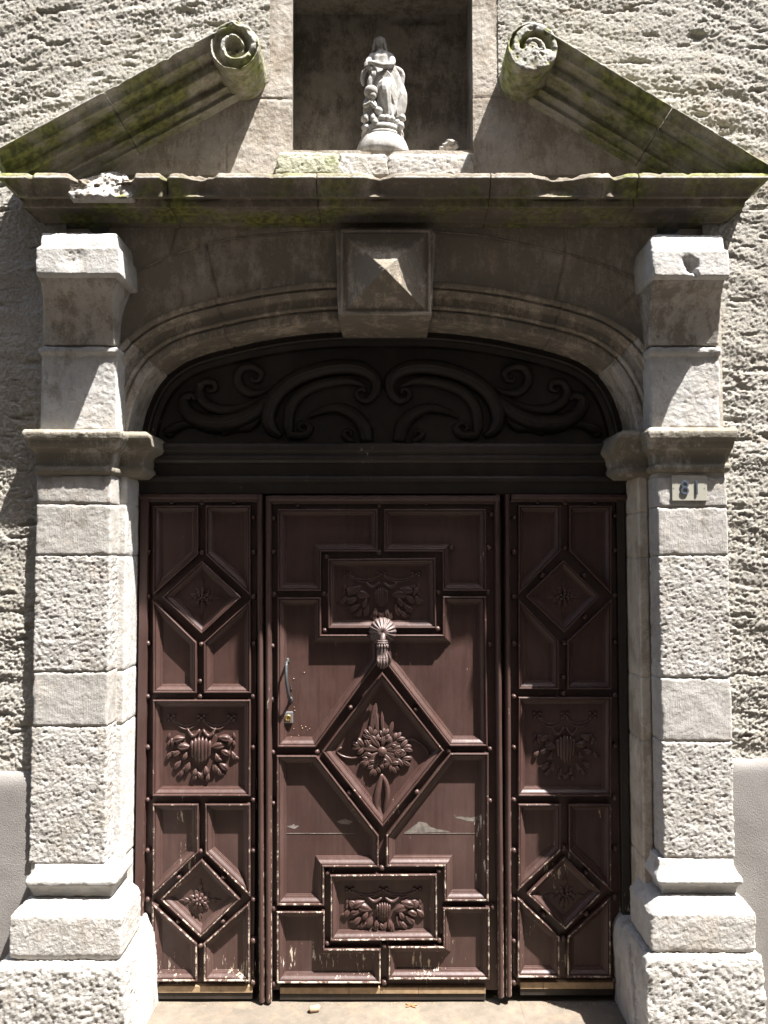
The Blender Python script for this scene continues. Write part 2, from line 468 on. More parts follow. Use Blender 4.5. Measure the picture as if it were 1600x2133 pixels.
def simple(name, col, rough=0.5, metal=0.0, bump=0.0, scale=120.0, var=0.25, spec=0.5):
    n = NT(name)
    c = n.mix(n.ramp(n.noise(scale * 0.3, 4, 0.65), [(0.35, 0.0), (0.65, 1.0)]), [a * (1 - var) for a in col], col)
    n.l(c, n.b.inputs['Base Color']); n.b.inputs['Roughness'].default_value = rough
    n.b.inputs['Metallic'].default_value = metal; n.b.inputs['Specular IOR Level'].default_value = spec
    if bump: n.l(n.bump(n.noise(scale, 4, 0.6), bump, 0.002), n.b.inputs['Normal'])
    return n.m
M_kick = simple('bare_varnished_board', (0.34, 0.235, 0.135), 0.6, bump=0.3, var=0.35)
M_iron = simple('brown_painted_iron', (0.115, 0.082, 0.074), 0.5, 0.1, 0.25, 200)
M_steel = simple('worn_steel', (0.07, 0.072, 0.075), 0.55, 0.5, 0.3, 300)
M_bare = simple('bare_weathered_wood', (0.20, 0.17, 0.145), 0.85, bump=0.5, var=0.5)
M_chrome = simple('satin_chrome', (0.30, 0.30, 0.30), 0.5, 0.7)
M_brass = simple('brass', (0.55, 0.36, 0.12), 0.35, 0.9)
M_black = simple('black_void', (0.01, 0.01, 0.01), 0.8)
M_plate = simple('cream_plate', (0.36, 0.345, 0.29), 0.35, var=0.08)
M_digit = simple('bluish_steel_digit', (0.07, 0.085, 0.12), 0.4, 0.2)
M_leaf = simple('dry_leaf', (0.40, 0.15, 0.06), 0.7)
M_cork = simple('cork', (0.42, 0.28, 0.18), 0.85, bump=0.5)
M_cobweb = simple('dusty_cobweb', (0.45, 0.42, 0.40), 0.9)

# ================================================================== GROUND
YW = -0.215       # rough render plane
YP = -0.25        # pilaster face
YJ = -0.155       # jamb / archivolt face
YS = -0.19        # spandrel plane
STREET_Z = -0.16
def sheet(name, xs, ys, z, mat, amp=0.0):
    X, Y = np.meshgrid(xs, ys); G = np.stack([X, Y, np.full_like(X, z)], -1)
    if amp: G[..., 2] += fbm(G.reshape(-1, 3), 3, 3).reshape(X.shape) * amp
    return add_mesh(name, G, grid_faces(*X.shape), mat)
st = sheet('street_ground', np.concatenate([np.linspace(-30, -3, 30), np.linspace(-2.9, 2.9, 90), np.linspace(3, 30, 30)]), np.linspace(-12, 0.3, 80), STREET_Z, M_pave, 0.004)
tag(st, kind='structure')

# the house across the narrow street (behind the camera): it shades the doorway from half of the sky
across = empty('house_across_street', (0, -5.2, STREET_Z), 'plain ochre house on the other side of the narrow street, behind the viewer', 'house')
M_ochre = stone_mat('ochre_render', (0.36, 0.27, 0.18), (0.30, 0.22, 0.15))
box('facade', -14, 14, -9.0, -4.6, STREET_Z, 11.0, M_ochre, across, 0.0)
for k in range(6):
    for q in range(3):
        x0 = -11.5 + k * 4.4; z0 = 0.9 + q * 3.1
        box('window', x0, x0 + 1.0, -4.62, -4.585, z0, z0 + 1.7, M_black, across, 0.0)
        box('shutter', x0 - 0.52, x0 - 0.01, -4.6, -4.55, z0, z0 + 1.7, M_cork, across, 0.0)
        box('shutter', x0 + 1.01, x0 + 1.52, -4.6, -4.55, z0, z0 + 1.7, M_cork, across, 0.0)

# ================================================================== ROUGH WALL
zd_l, zd_r = WZ(1622, YW - 0.012), WZ(1594, YW - 0.012)
wall = empty('house_wall', (0, 0.3, STREET_Z), 'rough combed lime render wall of the house around and above the stone doorway', 'wall')
ROOT = {}
P_rl0 = W(0, 300, -0.41); P_rl1 = W(430, 68, -0.41)
P_rr0 = W(1600, 334, -0.41); P_rr1 = W(1150, 62, -0.41)
def line_z(p, q, x): return p[1] + (q[1] - p[1]) * (x - p[0]) / (q[0] - p[0])
def cast_relief(G, seed):
    P = G.reshape(-1, 3)
    lower = np.clip((3.0 - P[:, 2]) / 0.6, 0, 1)
    wv = fbm(P, (1.2, 1, 1.2), 2, seed=seed + 3) * 0.5
    Pw = P.copy(); Pw[:, 2] += wv * 0.25 + P[:, 0] * 0.22 * np.sign(P[:, 0])
    comb = perlin(Pw * np.array((2.2, 1, 16.0)) + seed) + 0.5 * perlin(Pw * np.array((4.0, 1, 36.0)) + seed + 8)
    comb = np.where(comb > 0, comb * 0.6, comb)
    a = fbm(P, (85, 85, 100), 3, 0.7, seed=seed + 5); b = fbm(P, 13, 2, seed=seed + 6)
    amp = 0.75 + 0.55 * np.clip(fbm(P, 3.5, 2, seed=seed + 31) + 0.3, 0, 1.2)
    h = comb * (0.0050 + 0.001 * lower) + a * (0.0031 + 0.0008 * lower) + b * 0.0022
    h -= np.clip(fbm(P, (9, 9, 30), 3, 0.6, seed=seed + 12) - 0.42, 0, 1) * 0.020
    h = h * amp
    G = G.copy(); G[..., 1] -= h.reshape(G.shape[:2]); return G
def cast_piece(xs, zs, keep, seed):
    X, Z = np.meshgrid(xs, zs[::-1]); G = np.stack([X, np.full_like(X, YW), Z], -1)
    G = cast_relief(G, seed)
    cx = (X[:-1, :-1] + X[1:, 1:]) / 2; cz = (Z[:-1, :-1] + Z[1:, 1:]) / 2
    k = keep(cx, cz)
    F_ = grid_faces(*X.shape, keep=k)[:, ::-1].copy()
    used = np.unique(F_); mp = np.zeros(X.size, int); mp[used] = np.arange(len(used))
    return add_mesh('render_coat', G.reshape(-1, 3)[used], mp[F_], M_cast, wall)
RS = 0.0042
xfine = np.arange(1.10, 1.62, RS); xc = np.arange(1.64, 3.2, 0.03)
z_lo, z_hi = 0.4, 4.0
zf = np.concatenate([np.arange(z_lo, 3.90, RS), np.arange(3.93, 4.9, 0.03)])
def side_keep(s):
    p0, p1 = (P_rl0, P_rl1) if s < 0 else (P_rr0, P_rr1)
    edge = 1.17
    def k(x, z):
        ax = np.abs(x)
        zr = p0[1] + (p1[1] - p0[1]) * (ax - abs(p0[0])) / (abs(p1[0]) - abs(p0[0])) - 0.16
        low = (ax > edge) & (z < zr + 10) & ((z < 3.0) | True) & (ax > edge)
        hi = (z > zr) & (ax > 0.425 + 0.0)
        return (low | hi) & (z > (zd_l if s < 0 else zd_r) - 0.03)
    return k
for s in (-1, 1):
    # lower strip
    xs = np.concatenate([xfine, xc]) * s
    if s < 0: xs = xs[::-1]
    zz = zf[zf < 2.98]
    cast_piece(xs, zz, side_keep(s), 3.0 + s)
    xs = np.concatenate([np.arange(0.40, 1.62, RS), xc]) * s
    if s < 0: xs = xs[::-1]
    cast_piece(xs, zf[zf >= 2.976], side_keep(s), 3.0 + s)
# wall core behind (keeps the doorway backed)
box('wall_core', -3.2, -1.10, -0.18, 0.25, STREET_Z, 4.9, M_mortar, wall, 0.0)
box('wall_core', 1.10, 3.2, -0.18, 0.25, STREET_Z, 4.9, M_mortar, wall, 0.0)
# dado: smooth cement skirting either side with a rounded top
for s, zd in ((-1, zd_l), (1, zd_r)):
    xa, xb = (-3.2, -1.16) if s < 0 else (1.16, 3.2)
    rows = [(xa, xb, YW + 0.01, zd + 0.035), (xa, xb, YW - 0.004, zd + 0.022), (xa, xb, YW - 0.016, zd + 0.002), (xa, xb, YW - 0.020, zd - 0.02), (xa, xb, YW - 0.024, STREET_Z + 0.01)]
    stack('cement_dado', rows, -0.12, M_dado, wall, res=0.02, rough=0.0, chip=1.0)

# ================================================================== PILASTERS
def course(L, R, Y, py0, py1, gap=0.0015):
    z0, z1 = WZ(py0, Y) - gap, WZ(py1, Y) + gap
    return [(L, R, Y + 0.002, z0), (L, R, Y, z0 - 0.003), (L, R, Y, z1 + 0.003), (L, R, Y + 0.002, z1)]

def make_pilaster(side):
    if side < 0:
        p = empty('pilaster', (-1.10, -0.2, STREET_Z), 'pale worn stone pilaster on the left of the door, sunlit inner jamb beside it', 'pilaster', 'pilasters either side of the door')
        L, R = -1.243, -0.976
        cuts = [990, 1050, 1157, 1400, 1513, 1800]; kinds = [0, 0, 1, 0, 1]
        cap = [(894, 49, 249, -.284), (899, 46, 252, -.298), (903, 45, 253, -.299), (913, 48, 251, -.296), (916, 51, 248, -.290), (925, 56, 246, -.288), (932, 58, 244, -.284), (935, 64, 241, -.270), (944, 71, 236, -.255), (969, 75, 232, -.251), (974, 72, 236, -.262), (982, 72, 236, -.264), (989, 77, 230, -.252)]
        torus = [(1801, 72, 224, -.252), (1812, 71, 226, -.256), (1824, 61, 232, -.272), (1829, 55, 238, -.283), (1838, 52, 241, -.288), (1846, 54, 240, -.286), (1850, 60, 236, -.268), (1858, 66, 233, -.262), (1868, 68, 232, -.262)]
        base = [(1872, 56, 234, -.272), (1882, 46, 240, -.283), (1890, 40, 245, -.291), (1899, 30, 249, -.303), (1908, 22, 251, -.312), (1915, 20, 253, -.315), (1990, 18, 252, -.316), (2000, 26, 247, -.306)]
        plin = [(2004, 2, 254, -.318), (2010, -4, 257, -.328), (2022, -8, 258, -.335), (2085, -12, 260, -.340), (2240, -20, 262, -.342)]
        block = [(722, 84, 243, -.258), (726, 80, 247, -.264), (733, 80, 247, -.264), (741, 86, 244, -.253), (806, 86, 243, -.25), (896, 85, 243, -.25)]
        body = [(577, 79, 240, -.364), (588, 84, 238, -.352), (612, 88, 237, -.322), (642, 90, 236, -.294), (672, 91, 236, -.275), (700, 91, 237, -.265), (719, 91, 240, -.260)]
        aba = [(485, 88, 242, -.345), (488, 86, 243, -.360), (495, 84, 243, -.371), (508, 84, 243, -.379), (513, 84, 243, -.380), (516, 75, 248, -.387), (570, 72, 250, -.389), (577, 78, 246, -.372)]
    else:
        p = empty('pilaster', (1.10, -0.2, STREET_Z), 'pale worn stone pilaster on the right of the door, under the house number plate', 'pilaster', 'pilasters either side of the door')
        L, R = 0.978, 1.228
        cuts = [992, 1056, 1157, 1412, 1545, 1788]; kinds = [0, 0, 1, 0, 1]
        cap = [(890, 1355, 1534, -.280), (897, 1351, 1538, -.299), (902, 1350, 1538, -.300), (912, 1352, 1536, -.298), (920, 1354, 1531, -.290), (926, 1354, 1529, -.288), (934, 1356, 1528, -.282), (937, 1360, 1525, -.270), (948, 1365, 1521, -.254), (965, 1367, 1519, -.252), (969, 1364, 1523, -.263), (976, 1364, 1522, -.264), (984, 1368, 1517, -.253)]
        torus = [(1790, 1374, 1528, -.252), (1804, 1373, 1530, -.257), (1816, 1371, 1536, -.267), (1827, 1369, 1545, -.280), (1836, 1368, 1550, -.288), (1841, 1370, 1550, -.287), (1845, 1378, 1540, -.268), (1853, 1380, 1535, -.262), (1862, 1380, 1534, -.262)]
        base = [(1865, 1376, 1540, -.273), (1876, 1364, 1552, -.285), (1888, 1358, 1562, -.296), (1900, 1352, 1572, -.309), (1906, 1352, 1575, -.314), (1980, 1356, 1579, -.317), (1984, 1362, 1576, -.309)]
        plin = [(1988, 1352, 1580, -.322), (1996, 1346, 1588, -.333), (2012, 1345, 1591, -.338), (2080, 1347, 1597, -.342), (2240, 1350, 1606, -.345)]
        block = [(722, 1356, 1499, -.258), (727, 1352, 1504, -.264), (734, 1352, 1504, -.264), (743, 1355, 1500, -.252), (800, 1357, 1500, -.25), (893, 1358, 1501, -.25)]
        body = [(581, 1363, 1511, -.364), (592, 1360, 1508, -.352), (614, 1357, 1505, -.322), (642, 1355, 1502, -.294), (672, 1354, 1500, -.275), (700, 1353, 1499, -.265), (719, 1353, 1498, -.260)]
        aba = [(490, 1361, 1500, -.345), (493, 1358, 1504, -.360), (502, 1356, 1507, -.372), (514, 1356, 1509, -.379), (519, 1356, 1509, -.380), (522, 1357, 1518, -.387), (574, 1361, 1520, -.389), (581, 1366, 1512, -.372)]
    yb = -0.10
    for i, k in enumerate(kinds):
        stack('shaft_stone', course(L, R, YP, cuts[i], cuts[i + 1]), yb, M_rough if k else M_smooth, p, res=0.0042 if k else 0.0055, rough=1.0 if k else 0.25, chip=1.6 if k else 0.9)
    stack('capital', pxrows(cap), yb, M_cap, p, res=0.0035, rough=0.12, chip=0.7)
    stack('base_torus', pxrows(torus), yb, M_stone, p, res=0.004, rough=0.15, chip=1.2)
    stack('base_block', pxrows(base), yb, M_rough, p, res=0.005, rough=0.55, chip=2.5)
    stack('plinth', pxrows(plin), yb, M_rough, p, res=0.006, rough=1.7, chip=4.0)
    stack('upper_block', pxrows(block), yb, M_stone, p, res=0.005, rough=0.45, chip=2.0)
    cb = stack('corbel', pxrows(body), yb, M_corbel, p, res=0.005, rough=0.12, chip=0.8)
    def dent(G):
        if side > 0:      # broken hollow in the front of the right-hand block
            c = W(1440, 552, -.389); P = G.reshape(-1, 3); d = np.hypot((G[..., 0] - c[0] + (G[..., 2] - c[1]) * 0.45) / 0.026, (G[..., 2] - c[1]) / 0.036) + fbm(P, 38, 3, 0.6, seed=3).reshape(G.shape[:2]) * 0.38
            G[..., 1] += np.where(G[..., 1] < -0.34, np.clip(1 - d, 0, 1) ** 0.6 * 0.034, 0)
        else:
            c = W(150, 540, -.389); d = np.hypot((G[..., 0] - c[0]) / 0.05, (G[..., 2] - c[1]) / 0.045)
            P = G.reshape(-1, 3); nn = fbm(P, 60, 3, 0.6, seed=4).reshape(G.shape[:2])
            G[..., 1] += np.where(G[..., 1] < -0.34, np.clip(1.1 - d, 0, 1) * (0.004 + np.abs(nn) * 0.010), 0)
        return G
    ab = stack('corbel_head', pxrows(aba), yb, M_stone, p, res=0.0045, rough=0.2, chip=1.2, mod=dent)
    # mortar core keeps the joints closed
    box('mortar_core', L + 0.006, R - 0.006, YP + 0.007, 0.1, STREET_Z, WZ(500, YP), M_mortar, p, 0.0)
    return p
pilL = make_pilaster(-1); pilR = make_pilaster(1)

M_jambR = stone_mat('warm_jamb_limestone', (0.56, 0.50, 0.42), (0.47, 0.415, 0.34), patina=0.30, pat_col=(0.26, 0.22, 0.17), warm=0.35)  # warmer, brown-stained limestone of the right jamb
# ================================================================== ARCHWAY
arch = empty('stone_archway', (0, -0.1, STREET_Z), 'moulded basket-handle stone arch and jambs framing the brown door, with sooty spandrel blocks', 'archway')
def arch_half(sgn):
    offs = [(0, 690), (100, 691), (180, 698), (250, 709), (305, 721), (350, 732), (387, 743), (419, 758), (445, 777), (466, 801), (482, 830), (494, 862), (503, 900), (507, 940), (505, 985), (506, 1040)]
    return [W(797 + sgn * o, y, 0.0) for o, y in offs]
right = arch_half(1); left = arch_half(-1)
xl, xr = left[-1][0], right[-1][0]
pathL = [(xl, z) for z in np.linspace(0.0, left[-1][1] - 0.02, 60)]
dense = [tuple(p) for p in catmull([(p[0], p[1]) for p in left[::-1]] + [(p[0], p[1]) for p in right[1:]], 12)]
pathR = [(xr, z) for z in np.linspace(right[-1][1] - 0.02, 0.0, 60)]
path = np.array(pathL + dense + pathR)
# uniform resample
seg = np.r_[0, np.cumsum(np.hypot(*np.diff(path, axis=0).T))]
npt = int(seg[-1] / 0.006)
tt = np.linspace(0, seg[-1], npt)
path = np.stack([np.interp(tt, seg, path[:, 0]), np.interp(tt, seg, path[:, 1])], -1)
for _ in range(12):
    q = path.copy(); q[1:-1] = (path[:-2] + path[2:]) / 2; path = q
tang = np.gradient(path, axis=0); tang /= np.linalg.norm(tang, axis=1)[:, None]
nout = np.stack([-tang[:, 1], tang[:, 0]], -1)     # outward from the opening
prof = [(0.0, 0.03), (0.0, -0.150), (0.003, -0.155), (0.034, -0.156), (0.036, -0.146), (0.041, -0.146), (0.043, -0.163), (0.050, -0.168), (0.056, -0.163), (0.058, -0.158),
        (0.084, -0.160), (0.086, -0.172), (0.092, -0.190), (0.101, -0.200), (0.104, -0.190), (0.109, -0.190), (0.111, -0.209), (0.126, -0.212), (0.131, -0.206), (0.131, -0.180)]
pr = resample(np.array([(a, b, 0) for a, b in prof]), 0.0045)[:, :2]
def moulded_run(name, i0, i1, mat, rough, chip, mats=None):
    pp = path[i0:i1]; nn = nout[i0:i1]
    G = np.zeros((len(pr), len(pp), 3))
    for k, (o, y) in enumerate(pr):
        G[k, :, 0] = pp[:, 0] + nn[:, 0] * o; G[k, :, 2] = pp[:, 1] + nn[:, 1] * o; G[k, :, 1] = y
    # open joints: ends pulled in a hair
    e = np.minimum(np.arange(len(pp)), np.arange(len(pp))[::-1]); w = np.clip(1 - e / 1.0, 0, 1) * 0.0045
    G[..., 1] += w[None, :]; G[:, :, 0] += nn[None, :, 0] * w[None, :]; G[:, :, 2] += nn[None, :, 1] * w[None, :]
    G = G[::-1]
    G = stone_noise(G, rough, random.uniform(0, 40), chip)
    return add_mesh(name, G, grid_faces(*G.shape[:2]), mat, arch)
def idx_z(zv, leftside):
    c = [i for i in range(len(path)) if (path[i, 0] < 0) == leftside]
    return min(c, key=lambda i: abs(path[i, 1] - zv))
cl = [WZ(2128, YJ), *[WZ(p, YJ) for p in (1795, 1508, 1398, 1157, 1050)], WZ(905, YJ)]
cr = [WZ(2128, YJ), *[WZ(p, YJ) for p in (1790, 1545, 1411, 1161, 1065)], WZ(905, YJ)]
il = [0] + [idx_z(z, True) for z in cl[1:]]
ir = [len(path) - 1] + [idx_z(z, False) for z in cr[1:]]
for a, b in zip(il[:-1], il[1:]): moulded_run('jamb_stone', a, b + 1, M_stone, 0.22, 1.2)
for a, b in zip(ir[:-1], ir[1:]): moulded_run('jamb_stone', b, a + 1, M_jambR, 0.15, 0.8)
def idx_x(px, y=690):
    xv = WX(px, y, YJ); return min(range(il[-1], ir[-1]), key=lambda i: abs(path[i, 0] - xv))
vj = [il[-1], idx_x(325, 760), idx_x(470), idx_x(712), idx_x(895), idx_x(1148), idx_x(1268, 760), ir[-1]]
for k, (a, b) in enumerate(zip(vj[:-1], vj[1:])):
    if k == 3: continue
    moulded_run('voussoir', a, b + 1, M_archi if 0 < k < 6 else M_corbel, 0.15, 0.5)
# mortar/rubble core behind the arch ring and jambs (set back from every face)
def jamb_core(s):
    x0, x1 = (xl - 0.16, xl - 0.006) if s < 0 else (xr + 0.006, xr + 0.16)
    box('mortar_core', x0, x1, YJ + 0.012, 0.2, STREET_Z, WZ(905, 0), M_mortar, arch, 0.0)
jamb_core(-1); jamb_core(1)
# jamb capitals (imposts) and jamb plinths
capL = [(899, 238, 304, -.200), (904, 238, 309, -.213), (907, 238, 312, -.216), (914, 238, 313, -.215), (917, 238, 315, -.207), (930, 238, 318, -.200), (938, 238, 314, -.190), (946, 238, 303, -.175), (952, 238, 299, -.168), (970, 238, 296, -.166), (974, 238, 299, -.172), (982, 238, 300, -.173), (988, 238, 296, -.164), (994, 238, 290, -.158)]
stack('impost', pxrows(capL), 0.0, M_cap, arch, res=0.0045, rough=0.15, chip=1.6)
capR = [(896, 1297, 1370, -.200), (901, 1292, 1370, -.213), (905, 1288, 1370, -.217), (913, 1284, 1370, -.216), (919, 1280, 1370, -.208), (930, 1274, 1370, -.200), (940, 1274, 1370, -.190), (948, 1280, 1370, -.178), (956, 1284, 1370, -.168), (970, 1288, 1370, -.166), (975, 1286, 1370, -.172), (984, 1287, 1370, -.173), (990, 1292, 1370, -.164), (995, 1298, 1370, -.158)]
stack('impost', pxrows(capR), 0.0, M_cap, arch, res=0.0045, rough=0.15, chip=2.0)
jpL = [(1945, 225, 276, -.160), (1962, 225, 283, -.172), (1980, 225, 290, -.185), (2010, 225, 291, -.200), (2060, 225, 290, -.225), (2240, 225, 288, -.25)]
stack('jamb_plinth', pxrows(jpL), 0.01, M_stone, arch, res=0.006, rough=0.5, chip=4.0)
jpR = [(1945, 1318, 1380, -.160), (1960, 1312, 1380, -.172), (1975, 1308, 1380, -.18), (2010, 1307, 1380, -.19), (2060, 1314, 1380, -.21), (2240, 1330, 1380, -.25)]
stack('jamb_plinth', pxrows(jpR), 0.01, M_smooth, arch, res=0.006, rough=0.3, chip=4.0)

# spandrel stones: one relief sheet cut into blocks by its mortar joints
def plate(namefn, xs, zs, Y, keep, region, joints, matfn, parent, relief, yb_edge=True):
    X, Z = np.meshgrid(xs, zs[::-1]); P = np.stack([X, np.full_like(X, Y), Z], -1)
    Pf = P.reshape(-1, 3)
    h = relief(Pf).reshape(X.shape)
    jd = joints(X, Z)
    P[..., 1] = Y - h + np.exp(-(jd / 0.0032) ** 2) * 0.004
    cx = (X[:-1, :-1] + X[1:, 1:]) / 2; cz = (Z[:-1, :-1] + Z[1:, 1:]) / 2
    k = keep(cx, cz); rg = region(cx, cz); res = []
    for r in np.unique(rg[k]):
        kk = k & (rg == r)
        if kk.sum() < 12: continue
        F_ = grid_faces(*X.shape, keep=kk)[:, ::-1].copy()
        used = np.unique(F_); mp = np.zeros(X.size, int); mp[used] = np.arange(len(used))
        res.append(add_mesh(namefn(r), P.reshape(-1, 3)[used], mp[F_], matfn(r), parent))
    return res
def seg_dist(X, Z, p, q):
    px, pz = p; dx, dz = q[0] - p[0], q[1] - p[1]
    t = np.clip(((X - px) * dx + (Z - pz) * dz) / (dx * dx + dz * dz), 0, 1)
    return np.hypot(X - px - t * dx, Z - pz - t * dz)
JS = lambda pts: [W(a, b, YS) for a, b in pts]
curveL = JS([(235, 575), (290, 562), (350, 535), (430, 508), (500, 494), (600, 485), (705, 480)])
curveR = JS([(905, 482), (1000, 490), (1090, 508), (1180, 528), (1260, 552), (1345, 590)])
rad = [JS([(428, 509), (440, 560), (462, 640)]), JS([(1178, 528), (1165, 590), (1150, 650)]), JS([(1180, 462), (1178, 528)]), JS([(372, 462), (352, 535)]), JS([(1292, 640), (1345, 590)])]
alljs = [curveL, curveR] + rad
def sp_joint(X, Z):
    d = np.full_like(X, 9.0)
    wob = perlin(np.stack([X * 18, X * 0, Z * 18], -1)) * 0.004
    for pl in alljs:
        for a, b in zip(pl[:-1], pl[1:]): d = np.minimum(d, seg_dist(X, Z, a, b) + wob)
    return np.abs(d)
cLx = np.array(curveL + curveR)
def sp_region(X, Z):
    zc = np.interp(X, cLx[:, 0], cLx[:, 1])
    up = (Z > zc).astype(int)
    xl_ = WX(448, 570, YS); xr_ = WX(1160, 590, YS)
    col = np.where(X < xl_, 0, np.where(X < 0, 1, np.where(X < xr_, 2, 3)))
    return up * 10 + col
path_o = path + nout * 0.122
am = slice(il[-1] - 30, ir[-1] + 30)
pox = path_o[am]
o_ = np.argsort(pox[:, 0])
def sp_keep(X, Z):
    zt = np.interp(X, pox[o_, 0], pox[o_, 1], left=0, right=0)
    return (Z > zt) & (Z > WZ(905, YS))
def sp_relief(P):
    return fbm(P, 6, 2, seed=3) * 0.002 + fbm(P, 60, 3, seed=5) * 0.0007
plate(lambda r: 'spandrel_stone', np.arange(WX(225, 600, YS), WX(1372, 600, YS), 0.006), np.arange(WZ(905, YS), WZ(455, YS), 0.006), YS, sp_keep, sp_region, sp_joint, lambda r: M_arch, arch, sp_relief)
def ribbon(pl, wd=0.0034):
    q = np.array(catmull(pl, 10)) if len(pl) > 2 else np.array([np.array(pl[0]) + (np.array(pl[1]) - np.array(pl[0])) * t for t in np.linspace(0, 1, 16)])
    t = np.gradient(q, axis=0); t /= np.linalg.norm(t, axis=1)[:, None] + 1e-9; n_ = np.stack([-t[:, 1], t[:, 0]], -1)
    G = np.zeros((5, len(q), 3))
    for k, o in enumerate((-1, -0.6, 0, 0.6, 1)):
        ww = wd * (1 + 0.7 * perlin(np.stack([q[:, 0] * 60, q[:, 0] * 0 + 3, q[:, 1] * 60], -1)) + 0.5 * o * perlin(np.stack([q[:, 0] * 90, q[:, 0] * 0 + 9, q[:, 1] * 90], -1)))
        G[k, :, 0] = q[:, 0] + n_[:, 0] * o * ww; G[k, :, 2] = q[:, 1] + n_[:, 1] * o * ww; G[k, :, 1] = YS - (0.0022 if abs(o) < 0.9 else -0.006)
    add_mesh('mortar_joint', G, grid_faces(*G.shape[:2]), M_joint, arch)
M_joint = stone_mat('old_mortar', (0.40, 0.355, 0.30), (0.30, 0.265, 0.22), patina=0.35, pat_col=(0.16, 0.135, 0.11))
for pl in alljs: ribbon(pl)
# core behind the spandrel, above the opening
cv = []; zt = WZ(440, YS)
ring = [(p[0] + n_[0] * 0.006, p[1] + n_[1] * 0.006) for p, n_ in zip(path[il[-1]:ir[-1]:6], nout[il[-1]:ir[-1]:6])]
vv = []; ff = []
for yy in (YJ + 0.012, 0.2):
    for (a, b) in ring: vv.append((a, yy, b))
    for (a, b) in ring: vv.append((a, yy, zt))
m_ = len(ring)
for i in range(m_ - 1):
    ff.append((i, i + 1, m_ + i + 1, m_ + i)); ff.append((2 * m_ + i, 2 * m_ + i + 1, i + 1, i))
    ff.append((2 * m_ + i + 1, 2 * m_ + i, 3 * m_ + i, 3 * m_ + i + 1))
add_mesh('rubble_core', vv, ff, M_arch, arch, smooth=False)

# keystone with diamond boss
def keystone():
    k = stack('keystone', pxrows([(478, 700, 907, -.270), (484, 699, 907, -.275), (655, 704, 900, -.275), (661, 705, 897, -.270)]), 0.01, M_archi, arch, res=0.006, rough=0.1, chip=1.2)
    # raised square frame moulding and diamond point, in one carved piece
    a = WX(717, 570, -.27); b = WX(890, 570, -.27); zt = WZ(488, -.27); zb = WZ(650, -.27)
    ap = W(802, 560, -.373)
    n = 110; G = np.zeros((n + 1, n + 1, 3))
    for i in range(n + 1):
        for j in range(n + 1):
            u = j / n; v = i / n
            G[i, j] = (a + (b - a) * u, 0, zt + (zb - zt) * v)
    au = (ap[0] - a) / (b - a); av = (zt - ap[1]) / (zt - zb)
    U = (G[..., 0] - a) / (b - a); V = (zt - G[..., 2]) / (zt - zb)
    h = np.minimum(np.minimum(U / au, (1 - U) / (1 - au)), np.minimum(V / av, (1 - V) / (1 - av)))
    G[..., 1] = -.270 - h * .103
    N = fbm(G.reshape(-1, 3), 40, 4, 0.6, seed=2).reshape(G.shape[:2]) * 0.0010
    G[..., 1] -= N
    add_mesh('diamond_boss', G, grid_faces(n + 1, n + 1)[:, ::-1].copy(), M_archi, arch, smooth=False)
    # frame of four bars round the diamond, mitred
    def rect(d): return [(a - d, zt + d), (b + d, zt + d), (b + d, zb - d), (a - d, zb - d)]
    lv = [(0.0015, -.270), (0.002, -.281), (0.006, -.284), (0.011, -.284), (0.013, -.270)]
    v = []; f = []
    for d, y in lv: v += [(x, y, z) for x, z in rect(d)]
    for i in range(len(lv) - 1):
        for q in range(4): f.append((i * 4 + q, i * 4 + (q + 1) % 4, i * 4 + 4 + (q + 1) % 4, i * 4 + 4 + q))
    add_mesh('boss_frame', v, [t[::-1] for t in f], M_arch, arch, smooth=False)
keystone()

# ================================================================== CORNICE
corn = empty('cornice', (0, -0.2, WZ(468, YS)), 'long horizontal moulded cornice with a chipped mossy edge over the arch', 'cornice')
crow = [(360, -2, 1600, -.400), (363, -5, 1603, -.407), (369, -6, 1604, -.412), (371, -6, 1604, -.412), (374, 2, 1596, -.405), (382, 12, 1588, -.396), (392, 22, 1578, -.389), (402, 32, 1568, -.384), (411, 38, 1562, -.383),
        (413, 44, 1556, -.352), (420, 46, 1553, -.350), (432, 48, 1550, -.347), (435, 56, 1542, -.325), (441, 64, 1534, -.300), (450, 78, 1520, -.262), (455, 84, 1512, -.252), (464, 90, 1504, -.245), (467, 92, 1500, -.215), (472, 92, 1500, -.20)]
CH = [(146, 277, 0.085, 1.0), (332, 352, 0.026, 0.6), (380, 451, 0.030, 0.55), (764, 818, 0.024, 0.5), (1112, 1226, 0.036, 0.7), (1272, 1304, 0.024, 0.5), (58, 70, 0.012, 0.5), (560, 575, 0.007, 0.4), (935, 955, 0.006, 0.4)]
Wz362, Wz411 = WZ(362, -.41), WZ(411, -.383)
